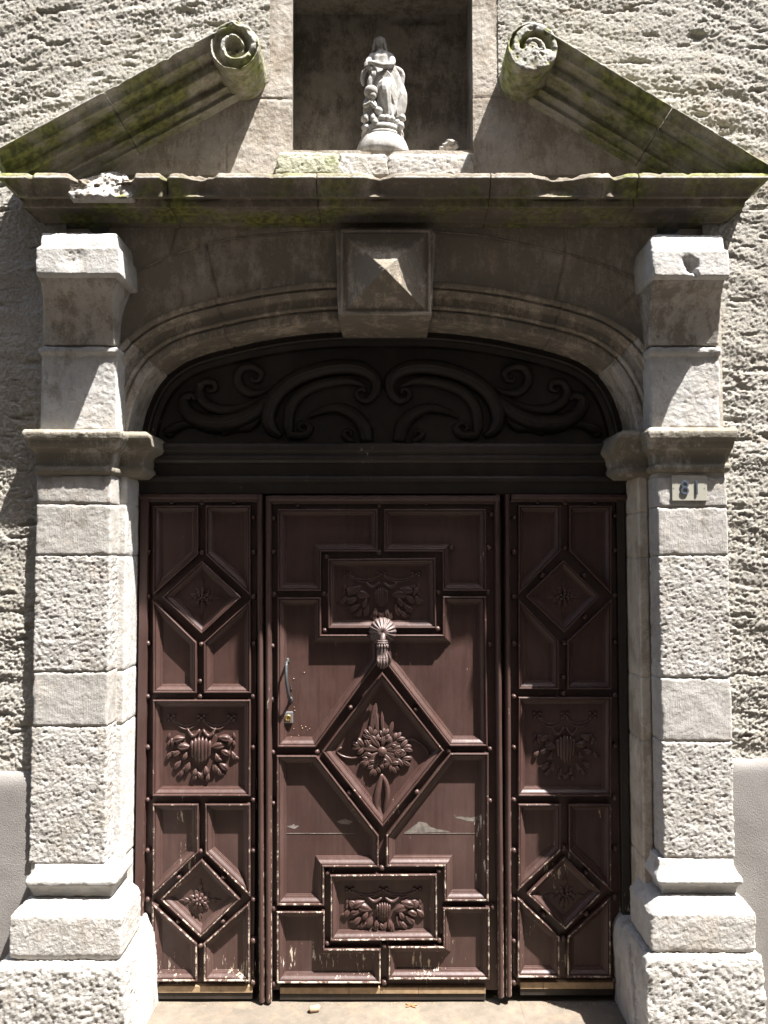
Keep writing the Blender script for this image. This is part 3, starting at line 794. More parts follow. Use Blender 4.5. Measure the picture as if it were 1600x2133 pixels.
def corn_mod(G):
    px = G[..., 0] / 2.75 * F + 800
    P = G.reshape(-1, 3)
    nz = fbm(P, (30, 30, 60), 3, 0.6, seed=11).reshape(G.shape[:2])
    lipw = np.clip((G[..., 2] - (Wz411 + 0.004)) / (Wz362 - Wz411), 0, 1)
    front = np.clip((-0.2 - G[..., 1]) / 0.05, 0, 1)
    for a, b, d, sh in CH:
        c = (a + b) / 2; hw = (b - a) / 2
        prof_ = np.clip(1.05 - np.abs(px - c) / hw, 0, 1) ** 0.5
        w = prof_ * lipw ** 0.8 if d > 0.05 else np.clip(1.05 - np.abs(px - c) / hw, 0, 1) ** 0.8 * lipw ** 0.45
        dd = d * w * (1 + 0.5 * nz * (1 if d > 0.05 else 0.4))
        G[..., 1] += np.where(G[..., 2] > Wz411 - 0.001, dd, 0) * front
        G[..., 2] -= np.where(G[..., 2] > Wz362 - 0.006, prof_ * (0.012 if d > 0.02 else 0.003) * (0.6 + nz), 0) * front
    # ragged arris all along
    rag = np.clip(fbm(P * np.array((1, 0, 0)), 30, 4, 0.65, seed=21).reshape(G.shape[:2]) - 0.25, -0.2, 1)
    G[..., 2] -= np.where(G[..., 2] > Wz362 - 0.004, np.clip(rag, 0, 1) * 0.006, 0) * front
    G[..., 1] += np.where(G[..., 2] > Wz362 - 0.020, np.clip(rag, 0, 1) * 0.004, 0) * front
    return G
rows_all = pxrows(crow)
cuts = [-99, 345, 660, 1022, 1330, 9999]
def corn_piece(a, b):
    R = []
    for (l, r, y, z) in rows_all:
        L_ = l if a < 0 else WX(a, 400, -.40) + 0.0006; R_ = r if b > 2000 else WX(b, 400, -.40) - 0.0006
        R.append((L_, R_, y, z))
    return stack('cornice_stone', R, -0.13, M_cornice, corn, res=0.004, rough=0.12, chip=0.6, mod=corn_mod)
for a, b in zip(cuts[:-1], cuts[1:]): corn_piece(a, b)

R_ = []
for py, l, r, y in ((358, 172, 258, -.300), (362, 164, 264, -.325), (374, 154, 270, -.350), (392, 148, 274, -.372), (407, 144, 277, -.386), (414, 146, 275, -.383)):
    R_.append((WX(l, py, y), WX(r, py, y), y, WZ(py, y)))
def mound(G):
    P = G.reshape(-1, 3); n1 = fbm(P, 24, 4, 0.6, seed=71).reshape(G.shape[:2])
    u = (G[..., 0] - R_[3][0]) / (R_[3][1] - R_[3][0])
    top = np.clip((G[..., 2] - WZ(395, -.37)) / 0.05, 0, 1)
    G[..., 2] -= top * 0.030 * np.clip(1 - u * 2.2, 0, 1) + top * 0.012 * np.clip(n1, 0, 1) + top * 0.014 * np.clip(u * 3 - 2, 0, 1)
    G[..., 1] += n1 * 0.013 * (G[..., 1] < -0.25)
    return G
stack('broken_edge', R_, -0.2, M_rough, corn, res=0.004, rough=1.2, chip=1.5, seed=31, mod=mound)
# ================================================================== TYMPANUM + NICHE
YT = -0.212
nich = empty('niche_wall', (0, -0.15, WZ(362, YT)), 'pale dressed stone tympanum around the square niche, broken by the two raking cornices', 'stonework')
nzb = WZ(313, YT); nxl = WX(609, 200, YT); nxr = WX(985, 200, YT); nzt = WZ(30, 0.0) ; 
ztop = 4.35
def ty_region(X, Z):
    side = np.where(X < nxl, 0, np.where(X > nxr, 2, 1))
    zl = np.interp(Z, [2.9, WZ(205, YT), WZ(204, YT), 4.4], [0, 0, 1, 1])
    return side * 10 + (Z > WZ(205, YT)).astype(int) + np.where(side == 0, 0, 0)
def ty_keep(X, Z):
    inside = (X > nxl) & (X < nxr) & (Z > nzb - 0.0) & (Z < nzt)
    wl = 0.455; top = Z > WZ(200, YT)
    zrl = line_z(P_rl0, P_rl1, X) - 0.03; zrr = line_z(P_rr0, P_rr1, X) - 0.03
    under = np.where(X < 0, Z < zrl, Z < zrr)
    return ~inside & ((np.abs(X) < wl) | under)
tj = [[W(500, 205, YT), W(609, 207, YT)], [W(985, 204, YT), W(1060, 203, YT)], [W(470, 355, YT), W(471, 300, YT)], [W(985, 312, YT), W(1002, 355, YT)]]
def ty_joint(X, Z):
    d = np.full_like(X, 9.0)
    for pl in tj:
        d = np.minimum(d, seg_dist(X, Z, pl[0], pl[1]))
    return d + np.abs(perlin(np.stack([X * 30, X * 0, Z * 30], -1))) * 0.002
def ty_relief(P):
    r = fbm(P, 7, 2, seed=33) * 0.0025 + fbm(P, 55, 3, seed=35) * 0.0011
    m = np.clip(fbm(P, 9, 2, seed=31) * 3, 0, 1)
    return r + m * fbm(P, 75, 3, 0.6, seed=36) * 0.0016
xs = np.concatenate([np.arange(-1.17, nxl - 0.001, 0.0048), [nxl], np.arange(nxl + 0.03, nxr - 0.02, 0.03), [nxr], np.arange(nxr + 0.0048, 1.18, 0.0048)])
zs = np.concatenate([np.arange(WZ(364, YT), nzb - 0.002, 0.0048), [nzb], np.arange(nzb + 0.0048, nzt - 0.002, 0.0048), [nzt], np.arange(nzt + 0.0048, ztop, 0.0048)])
plate(lambda r: 'dressed_stone', xs, zs, YT, ty_keep, ty_region, ty_joint, lambda r: M_tymp, nich, ty_relief)
box('wall_core', -1.17, nxl - 0.02, -0.19, 0.2, WZ(380, YT), ztop + 0.4, M_mortar, nich, 0.0)
box('wall_core', nxr + 0.02, 1.17, -0.19, 0.2, WZ(380, YT), ztop + 0.4, M_mortar, nich, 0.0)
box('wall_core', nxl - 0.021, nxr + 0.021, -0.19, 0.2, nzt + 0.006, ztop + 0.4, M_mortar, nich, 0.0)
# niche interior faces
def quad_sheet(name, c00, c10, c01, c11, mat, parent, amp=0.0015, res=0.008, seed=0, disp=None):
    c00, c10, c01, c11 = [np.array(c, float) for c in (c00, c10, c01, c11)]
    nu = int(np.linalg.norm(c10 - c00) / res) + 2; nv = int(np.linalg.norm(c01 - c00) / res) + 2
    U, V = np.meshgrid(np.linspace(0, 1, nu), np.linspace(0, 1, nv))
    G = (c00 * ((1 - U) * (1 - V))[..., None] + c10 * (U * (1 - V))[..., None] + c01 * ((1 - U) * V)[..., None] + c11 * (U * V)[..., None])
    N = np.cross(c10 - c00, c01 - c00); N /= np.linalg.norm(N)
    d = fbm(G.reshape(-1, 3), 12, 3, seed=seed).reshape(G.shape[:2]) * amp
    if disp is not None: d = d + disp(G)
    edge = np.minimum(np.minimum(U, 1 - U), np.minimum(V, 1 - V)) * 20
    G = G + N * (d * np.clip(edge, 0, 1))[..., None]
    return add_mesh(name, G, grid_faces(nv, nu), mat, parent)
YB = 0.0
bxl, bxr = WX(612, 200, YB), WX(972, 200, YB)
def hole(G):
    px = G[..., 0] / 3.2 * F + 800
    c = W(865, 40, YB); d = np.maximum(np.abs(G[..., 0] - c[0]) / 0.085, np.abs(G[..., 2] - c[1]) / 0.018)
    return -np.clip(1.2 - d, 0, 1) * 0.03
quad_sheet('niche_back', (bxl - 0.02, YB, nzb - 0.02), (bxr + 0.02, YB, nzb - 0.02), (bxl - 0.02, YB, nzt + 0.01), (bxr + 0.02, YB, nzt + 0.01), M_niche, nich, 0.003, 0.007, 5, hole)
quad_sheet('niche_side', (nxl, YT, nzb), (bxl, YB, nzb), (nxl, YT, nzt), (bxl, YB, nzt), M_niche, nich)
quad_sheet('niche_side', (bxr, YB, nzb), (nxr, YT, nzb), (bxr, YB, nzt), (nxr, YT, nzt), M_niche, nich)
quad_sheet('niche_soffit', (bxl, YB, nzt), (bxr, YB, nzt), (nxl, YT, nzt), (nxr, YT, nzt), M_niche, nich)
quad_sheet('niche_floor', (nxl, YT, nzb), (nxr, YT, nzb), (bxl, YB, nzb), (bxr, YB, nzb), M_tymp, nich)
# rough sill blocks in front
def sill(l, r, t, mat, seed):
    z1 = WZ(t, -.25)
    R = [(WX(l, 330, -.25), WX(r, 330, -.25), -.236, z1), (WX(l, 330, -.25), WX(r, 330, -.25), -.248, z1 - 0.008), (WX(l - 3, 330, -.25), WX(r, 330, -.25), -.252, WZ(335, -.25)), (WX(l - 8, 330, -.25), WX(r + 4, 330, -.25), -.256, WZ(366, -.25))]
    return stack('sill_stone', R, -0.05, mat, nich, res=0.0045, rough=0.9, chip=3.0, seed=seed)
M_lichen = stone_mat('lichen_limestone', (0.42, 0.41, 0.32), (0.33, 0.33, 0.24), patina=0.35, pat_col=(0.17, 0.18, 0.09), moss=0.25, bump=1.4)
sill(580, 706, 314, M_lichen, 4); sill(708, 806, 316, M_rough, 9); sill(809, 984, 317, M_smooth, 14)

# ================================================================== BROKEN PEDIMENT
def rake(side):
    if side < 0:
        p0, p1 = W(-60, 332, -.41), W(484, 40, -.41)
        root = empty('raking_cornice', (WX(250, 250, -.3), -0.3, WZ(300, -.3)), 'left half of the broken pediment, mossy raking cornice ending in a weathered hollow scroll', 'pediment', 'raking cornices of the broken pediment')
    else:
        p0, p1 = W(1665, 373, -.41), W(1116, 43, -.41)
        root = empty('raking_cornice', (WX(1350, 250, -.3), -0.3, WZ(300, -.3)), 'right half of the broken pediment, straight-edged raking cornice with an intact rounded scroll', 'pediment', 'raking cornices of the broken pediment')
    p0 = np.array(p0); p1 = np.array(p1); d = p1 - p0; Ltot = np.linalg.norm(d); d /= Ltot
    nrm = np.array((d[1], -d[0])) if side < 0 else np.array((-d[1], d[0]))      # pointing down, away from the top edge
    if nrm[1] > 0: nrm = -nrm
    prof = [(-0.020, -.20), (-0.006, -.37), (-0.002, -.392), (0.012, -.413), (0.0145, -.412), (0.016, -.401), (0.026, -.388), (0.040, -.383), (0.045, -.383), (0.046, -.338),
            (0.054, -.334), (0.060, -.338), (0.086, -.338), (0.088, -.336), (0.089, -.262), (0.108, -.258), (0.110, -.272), (0.118, -.272), (0.121, -.250), (0.124, -.236), (0.136, -.236), (0.138, -.246), (0.143, -.246), (0.146, -.222), (0.154, -.205)]
    pr_ = resample(np.array([(a, b, 0) for a, b in prof]), 0.0042)[:, :2]
    jt = [0.0, 0.50 if side < 0 else 0.47, 1.0]
    for a, b in zip(jt[:-1], jt[1:]):
        n = int(Ltot * (b - a) / 0.0055); t = np.linspace(a * Ltot + 0.001, b * Ltot - 0.001, n)
        G = np.zeros((len(pr_), n, 3))
        for k, (o, y) in enumerate(pr_):
            q = p0[None] + d[None] * t[:, None] + nrm[None] * o
            G[k, :, 0] = q[:, 0]; G[k, :, 2] = q[:, 1]; G[k, :, 1] = y
        e = np.minimum(np.arange(n), np.arange(n)[::-1]); G[..., 1] += np.clip(1 - e / 1.5, 0, 1)[None] * 0.006
        # keep above the horizontal cornice
        o_arr = pr_[:, 0][:, None]; P = G.reshape(-1, 3)
        rag = fbm(P * np.array((1, 0, 1)), 26, 4, 0.62, seed=51 + side).reshape(G.shape[:2])
        amt = 2.0 if side < 0 else 0.45
        if side < 0:
            up = np.clip((G[..., 0] - WX(180, 200, -.41)) / 0.1, 0.15, 1); amt = amt * up
        w = np.clip(1 - np.abs(o_arr - 0.0) / 0.016, 0, 1)
        G[..., 0] += nrm[0] * np.clip(rag + 0.1, 0, 1) * 0.016 * w * amt; G[..., 2] += nrm[1] * np.clip(rag + 0.1, 0, 1) * 0.016 * w * amt
        G[..., 1] += np.clip(rag, 0, 1) * 0.012 * w * amt
        xlim = WX(-6 if side < 0 else 1606, 362, -.41)
        G[..., 0] = np.maximum(G[..., 0], xlim) if side < 0 else np.minimum(G[..., 0], xlim)
        G[..., 2] = np.maximum(G[..., 2], Wz362 - 0.012)
        if side > 0: G = G[:, ::-1]
        G = G[:, ::-1]
        G = stone_noise(G, 0.2, 20 + side * 3 + a * 7, 0.5)
        G = G[:, ::-1]
        add_mesh('raking_stone', G, grid_faces(*G.shape[:2])[:, ::-1].copy(), M_rake, root)
    # end scroll: a drum standing out of the wall with a volute cut in its face
    if side < 0: cx, cz = W(488, 92, -.41); r0 = 0.086
    else: cx, cz = W(1110, 97, -.41); r0 = 0.088
    nu = 150; prof2 = [(1.0, -.17), (1.0, -.33), (1.0, -.405), (0.985, -.411), (0.93, -.412)]
    pr2 = resample(np.array([(a * r0, b, 0) for a, b in prof2]), 0.005)[:, :2]
    th = np.linspace(0, 2 * math.pi, nu)
    G = np.zeros((len(pr2), nu, 3))
    for k, (r, y) in enumerate(pr2): G[k] = np.stack([cx + r * np.cos(th), np.full(nu, y), cz + r * np.sin(th)], -1)
    # face rings with the spiral channel
    rr = np.linspace(0.93 * r0, 0.004, 26)
    FG = np.zeros((26, nu, 3))
    hand = 1 if side < 0 else -1
    for k, r in enumerate(rr):
        rho = r / r0
        phase = (th * hand - (2.3 if side < 0 else 0.2)) / (2 * math.pi)
        turns = np.log(np.maximum(rho, 0.05)) / math.log(0.42) + phase
        fr = turns - np.floor(turns)
        groove = np.clip(1 - np.abs(fr - 0.5) / 0.30, 0, 1)
        groove = np.clip(groove * 2.2, 0, 1)
        dep = (0.034 if side < 0 else 0.020) * groove * np.clip((1 - rho) * 8, 0, 1)
        if rho < 0.24: dep = dep * 0 + (0.042 if side < 0 else 0.004)
        if side > 0:     # lower half of the face worn flush
            dep = dep * np.clip((np.sin(th) + 0.25) * 3, 0, 1)
        FG[k] = np.stack([cx + r * np.cos(th), -.412 + dep, cz + r * np.sin(th)], -1)
    G = np.concatenate([G, FG], 0)
    P = G.reshape(-1, 3)
    rag = fbm(P, (20, 20, 20), 3, 0.6, seed=61 + side).reshape(G.shape[:2])
    fade = np.clip((-0.3 - G[..., 1]) / 0.08, 0, 1)
    bite = np.clip(rag * (1.0 if side < 0 else 0.45), 0, 1) * 0.020 * fade
    G[..., 1] += bite
    G[..., 0] += (cx - G[..., 0]) * bite * 3.2; G[..., 2] += (cz - G[..., 2]) * bite * 3.2
    seam0 = (G[:, 0] + G[:, -1]) / 2; G[:, 0] = seam0; G[:, -1] = seam0
    G = stone_noise(G, 0.35, 77 + side, 1.5)
    G[:, -1] = G[:, 0]
    add_mesh('scroll', G, grid_faces(*G.shape[:2])[:, ::-1].copy() if False else grid_faces(*G.shape[:2]), M_rake, root)
    # flat underside stone joining drum and cornice
    return root
rake(-1); rake(1)

# ================================================================== THRESHOLD
step = empty('threshold', (0, -0.2, STREET_Z), 'worn pale stone doorstep running between the jambs below the door', 'doorstep')
zs_ = WZ(2091, -0.012)
for a, b in ((-1.02, 0.51), (0.5104, 1.02)):
    X, Y = np.meshgrid(np.linspace(a, b, int((b - a) / 0.007)), np.arange(0.12, -0.47, -0.008))
    G = np.stack([X, Y, np.zeros_like(X) + zs_], -1)
    front = np.stack([X[-1], Y[-1] - 0.004, np.full(X.shape[1], zs_ - 0.01)], -1)[None]
    down = np.stack([X[-1], Y[-1] - 0.004, np.full(X.shape[1], STREET_Z - 0.01)], -1)[None]
    G = np.concatenate([G, front, down], 0)
    e = np.minimum(np.abs(G[..., 0] - a), np.abs(G[..., 0] - b))
    G[..., 2] += fbm(G.reshape(-1, 3), 5, 3, seed=2).reshape(G.shape[:2]) * 0.0025 - np.clip(1 - e / 0.006, 0, 1) * 0.0012
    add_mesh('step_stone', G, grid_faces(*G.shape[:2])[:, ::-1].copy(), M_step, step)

# ================================================================== DOORS
YF, YL, YC = 0.013, -0.016, 0.0125       # slab face, moulding lip, panel field
PROF = [(0.0, 0.013), (0.0, -0.0135), (0.001, -0.0165), (0.0035, -0.018), (0.006, -0.017), (0.0072, -0.0135), (0.0075, -0.0065), (0.0095, -0.0065), (0.0098, -0.011),
        (0.014, -0.0085), (0.020, -0.0015), (0.0225, 0.0), (0.0228, 0.0045), (0.0265, 0.0055), (0.0275, 0.0085), (0.0305, 0.0095), (0.031, YC)]
def offset_poly(P, d):
    n = len(P); A = sum(P[i][0] * P[(i + 1) % n][1] - P[(i + 1) % n][0] * P[i][1] for i in range(n))
    s = 1 if A > 0 else -1; o = []
    for i in range(n):
        p0, p1, p2 = np.array(P[i - 1]), np.array(P[i]), np.array(P[(i + 1) % n])
        a = (p1 - p0) / np.linalg.norm(p1 - p0); b = (p2 - p1) / np.linalg.norm(p2 - p1)
        n1 = np.array((-a[1], a[0])) * s; n2 = np.array((-b[1], b[0])) * s
        o.append(tuple(p1 + d * (n1 + n2) / (1 + n1.dot(n2))))
    return o
def panel(poly_px, root, mat, prof=PROF, label=None, scale=1.0, name='panel'):
    P = [W(a, b, YL) for a, b in poly_px]
    n = len(P); A = sum(P[i][0] * P[(i + 1) % n][1] - P[(i + 1) % n][0] * P[i][1] for i in range(n))
    if A < 0: P = P[::-1]
    v = []; f = []
    for o, y in prof: v += [(x, y, z) for x, z in offset_poly(P, o * scale)]
    for i in range(len(prof) - 1):
        for k in range(n): f.append((i * n + k, i * n + (k + 1) % n, (i + 1) * n + (k + 1) % n, (i + 1) * n + k))
    f.append(tuple((len(prof) - 1) * n + k for k in range(n)))
    o = add_mesh(name, v, f, mat, root, smooth=False, label=label)
    # round mouldings shade smoothly, mitres stay crisp
    me = o.data
    for pl in me.polygons: pl.use_smooth = False
    return o
def rivet_mesh():
    v = []; f = []; nu = 10; pr_ = [(0.0118, 0.0), (0.0120, 0.010), (0.0116, 0.0165), (0.0095, 0.0215), (0.0055, 0.0245)]
    for r, h in pr_:
        for k in range(nu): v.append((r * math.cos(2 * math.pi * k / nu), -h, r * math.sin(2 * math.pi * k / nu)))
    v.append((0, -0.0255, 0))
    for i in range(len(pr_) - 1):
        for k in range(nu): f.append((i * nu + k, i * nu + (k + 1) % nu, (i + 1) * nu + (k + 1) % nu, (i + 1) * nu + k))
    t = (len(pr_) - 1) * nu
    for k in range(nu): f.append((t + k, t + (k + 1) % nu, len(v) - 1))
    me = bpy.data.meshes.new('rivet'); me.from_pydata(v, [], f); me.update()
    for pl in me.polygons: pl.use_smooth = True
    me.materials.append(M_carve); return me
RIVET = rivet_mesh()
def rivet(px, py, root):
    o = bpy.data.objects.new('rivet', RIVET); coll(o); o.parent = root
    x, z = W(px, py, -0.005)
    s = random.uniform(0.82, 1.0); o.scale = (s, 1, s * random.uniform(0.92, 1.05))
    o.location = Vector((x, YF - 0.001, z)) - ROOTLOC[root]
def roll(name, px, py0, py1, r, y, mat, root, px2=None):
    """half-round vertical bead"""
    x0, z0 = W(px, py0, y); x1, z1 = W(px2 if px2 else px, py1, y)
    n = 12; m = 60; V = []; Fc = []
    for i in range(m + 1):
        t = i / m; x = x0 + (x1 - x0) * t; z = z0 + (z1 - z0) * t
        w = r * (1 + 0.03 * math.sin(t * 37 + px))
        for k in range(n + 1):
            a = math.pi * k / n
            V.append((x + w * math.cos(a), y + 0.012 - (0.012 + r) * math.sin(a), z))
    for i in range(m):
        for k in range(n): Fc.append((i * (n + 1) + k, i * (n + 1) + k + 1, (i + 1) * (n + 1) + k + 1, (i + 1) * (n + 1) + k))
    return add_mesh(name, V, Fc, mat, root)
def hmould(name, pxa, pxb, prof_px, mat, root, yb=0.03, label=None):
    """horizontal moulding: prof (py, y) extruded between two x pixels"""
    xa, xb = WX(pxa, prof_px[0][0], -0.01), WX(pxb, prof_px[0][0], -0.01)
    pts = [(y, WZ(py, y)) for py, y in prof_px]
    pts = [(yb, pts[0][1])] + pts + [(yb, pts[-1][1])]
    v = [(xa, y, z) for y, z in pts] + [(xb, y, z) for y, z in pts]; n = len(pts)
    f = [(i, i + 1, n + i + 1, n + i) for i in range(n - 1)] + [tuple(range(n))[::-1], tuple(range(n, 2 * n))]
    return add_mesh(name, v, f, mat, root, smooth=False, label=label)
def slab(root, a, b, t, bt, mat, name='backing_board'):
    x0, x1 = WX(a, 1500, YF), WX(b, 1500, YF)
    return box(name, x0, x1, YF, 0.05, WZ(bt, YF), WZ(t, YF), mat, root, 0.0)

def kick(root, a, b, cuts, y0, y1):
    cs = [a] + cuts + [b]
    for p, q in zip(cs[:-1], cs[1:]):
        box('kick_board', WX(p, y0, -0.008) + 0.0006, WX(q, y0, -0.008) - 0.0006, -0.006, 0.02, WZ(y1, -0.008), WZ(y0, -0.008), M_kick, root, 0.0012)
    box('bottom_rail', WX(a, y1, -0.004), WX(b, y1, -0.004), -0.002, 0.03, WZ(y1 + 13, -0.004), WZ(y1, -0.004) - 0.0005, M_dark, root, 0.001)

def flower(root, cx, cz, R, rings=3, name='carved_flower', leaves=True, mat=None, seed=0):
    rnd = random.Random(seed); m = MB(); y = YC
    for k in range(rings):
        n = [9, 7, 5][k % 3]; rr = R * (0.78 - 0.26 * k)
        for i in range(n):
            a = 2 * math.pi * (i + 0.5 * k) / n + rnd.uniform(-0.1, 0.1)
            m.petal(cx + math.cos(a) * rr * 0.35, cz + math.sin(a) * rr * 0.35, a, rr * 0.85 + R * 0.1, R * (0.52 - 0.09 * k), 0.0045 + 0.004 * k, y - 0.0015 - 0.004 * k, 8, 5)
    m.ellipsoid((cx, y - 0.012, cz), (R * 0.17, 0.006, R * 0.17), None, 8, 5)
    if leaves:
        for a in (0, 90, 180, 270):
            a = math.radians(a)
            for d in (-0.28, 0.0, 0.28):
                m.petal(cx + math.cos(a) * R * 0.85, cz + math.sin(a) * R * 0.85, a + d, R * (1.05 if d == 0 else 0.65), R * 0.24, 0.004, y - 0.001, 8, 5)
    return m.build(name, mat or M_carve, root)

def garland(root, L, T, R_, B, name='carved_garland', wide=1.0, seed=1):
    """swags, ribbed shield and fruit clusters inside the pixel box"""
    rnd = random.Random(seed); y = YC; m = MB()
    x0, z0 = W(L, T, y); x1, z1 = W(R_, B, y)
    Wd = x1 - x0; H = z0 - z1; q = lambda u, v: (x0 + Wd * u, z0 - H * v)
    # knots and swags
    for u in (0.12, 0.5, 0.88):
        for du, dv in ((-0.035, -0.01), (0.035, -0.01), (-0.03, 0.05), (0.03, 0.05), (0, 0.02)):
            c = q(u + du, 0.10 + dv); m.ellipsoid((c[0], y - 0.002, c[1]), (0.0075, 0.006, 0.0065), None, 8, 5)
    for ua, ub in ((0.12, 0.5), (0.5, 0.88)):
        for sag in (0.13, 0.19):
            pts = [(q(ua + (ub - ua) * t, 0.12 + sag * 4 * t * (1 - t) * 0.8)) for t in np.linspace(0, 1, 12)]
            m.tube([(a, y - 0.001, b) for a, b in pts], 0.0034, 6)
    for s in (-1, 1):
        pts = [q(0.5 + s * (0.02 + 0.16 * t), 0.27 + 0.10 * math.sin(t * math.pi) * 1.0 - 0.02 * t) for t in np.linspace(0, 1, 8)]
        m.tube([(a, y - 0.004, b) for a, b in pts], [0.004, 0.006, 0.007, 0.0075, 0.007, 0.006, 0.005, 0.002], 8)
        for v0 in (0.34, 0.44):
            c = q(0.5 + s * 0.40, v0); m.petal(c[0], c[1] + 0.008, math.radians(-90 + s * 12), 0.026, 0.014, 0.006, y - 0.001)
    # ribbed shield
    n = 6; hw = 0.135 * wide
    for i in range(n):
        u = 0.5 + (i - (n - 1) / 2) * (2 * hw / n); e = abs(i - (n - 1) / 2) / (n / 2)
        top = q(u, 0.36 + 0.07 * e * e); bot = q(0.5 + (u - 0.5) * 0.82, 0.72 - 0.10 * e * e)
        dp = 0.017 - 0.008 * e * e
        pts = [(top[0] + (bot[0] - top[0]) * t, y - dp * (0.55 + 0.45 * math.sin(math.pi * min(1, t * 1.2 + 0.1))), top[1] + (bot[1] - top[1]) * t) for t in np.linspace(0, 1, 8)]
        m.tube(pts, [0.002] + [Wd * hw / n * 1.12] * 6 + [0.002], 8)
    # fruit and leaves down both sides
    lobes = [(0.22, 0.40, 0.15, 200, .016), (0.30, 0.50, 0.17, 170, .014), (0.14, 0.44, 0.10, 110, .012), (0.20, 0.58, 0.13, 205, .013), (0.31, 0.63, 0.11, 250, .017), (0.10, 0.60, 0.11, 235, .009),
             (0.22, 0.74, 0.13, 225, .010), (0.34, 0.77, 0.13, 255, .013), (0.43, 0.82, 0.11, 265, .014), (0.41, 0.90, 0.10, 280, .010), (0.27, 0.84, 0.10, 240, .008), (0.48, 0.88, 0.10, 300, .009)]
    for s in (-1, 1):
        for (u, v_, l, a, h) in lobes:
            u += rnd.uniform(-0.012, 0.012); v_ += rnd.uniform(-0.015, 0.015); a += rnd.uniform(-12, 12)
            uu = 0.5 + s * (0.5 - u); c = q(0.5 - (0.5 - u) if s > 0 else uu + 0, v_)
            uu = u if s < 0 else 1 - u; c = q(uu, v_)
            ang = math.radians(a if s < 0 else 180 - a)
            ll = Wd * l; c = (c[0] - math.cos(ang) * ll / 2, c[1] - math.sin(ang) * ll / 2)
            m.petal(c[0], c[1], ang, ll * 1.05, ll * 0.72, h, y - 0.002, 10, 6)
            if rnd.random() < 0.5: m.petal(c[0] + math.cos(ang) * ll * 0.5, c[1] + math.sin(ang) * ll * 0.5, ang + s * 0.6, ll * 0.75, ll * 0.4, h * 0.7, y - 0.001, 8, 5)
    return m.build(name, M_carve, root)

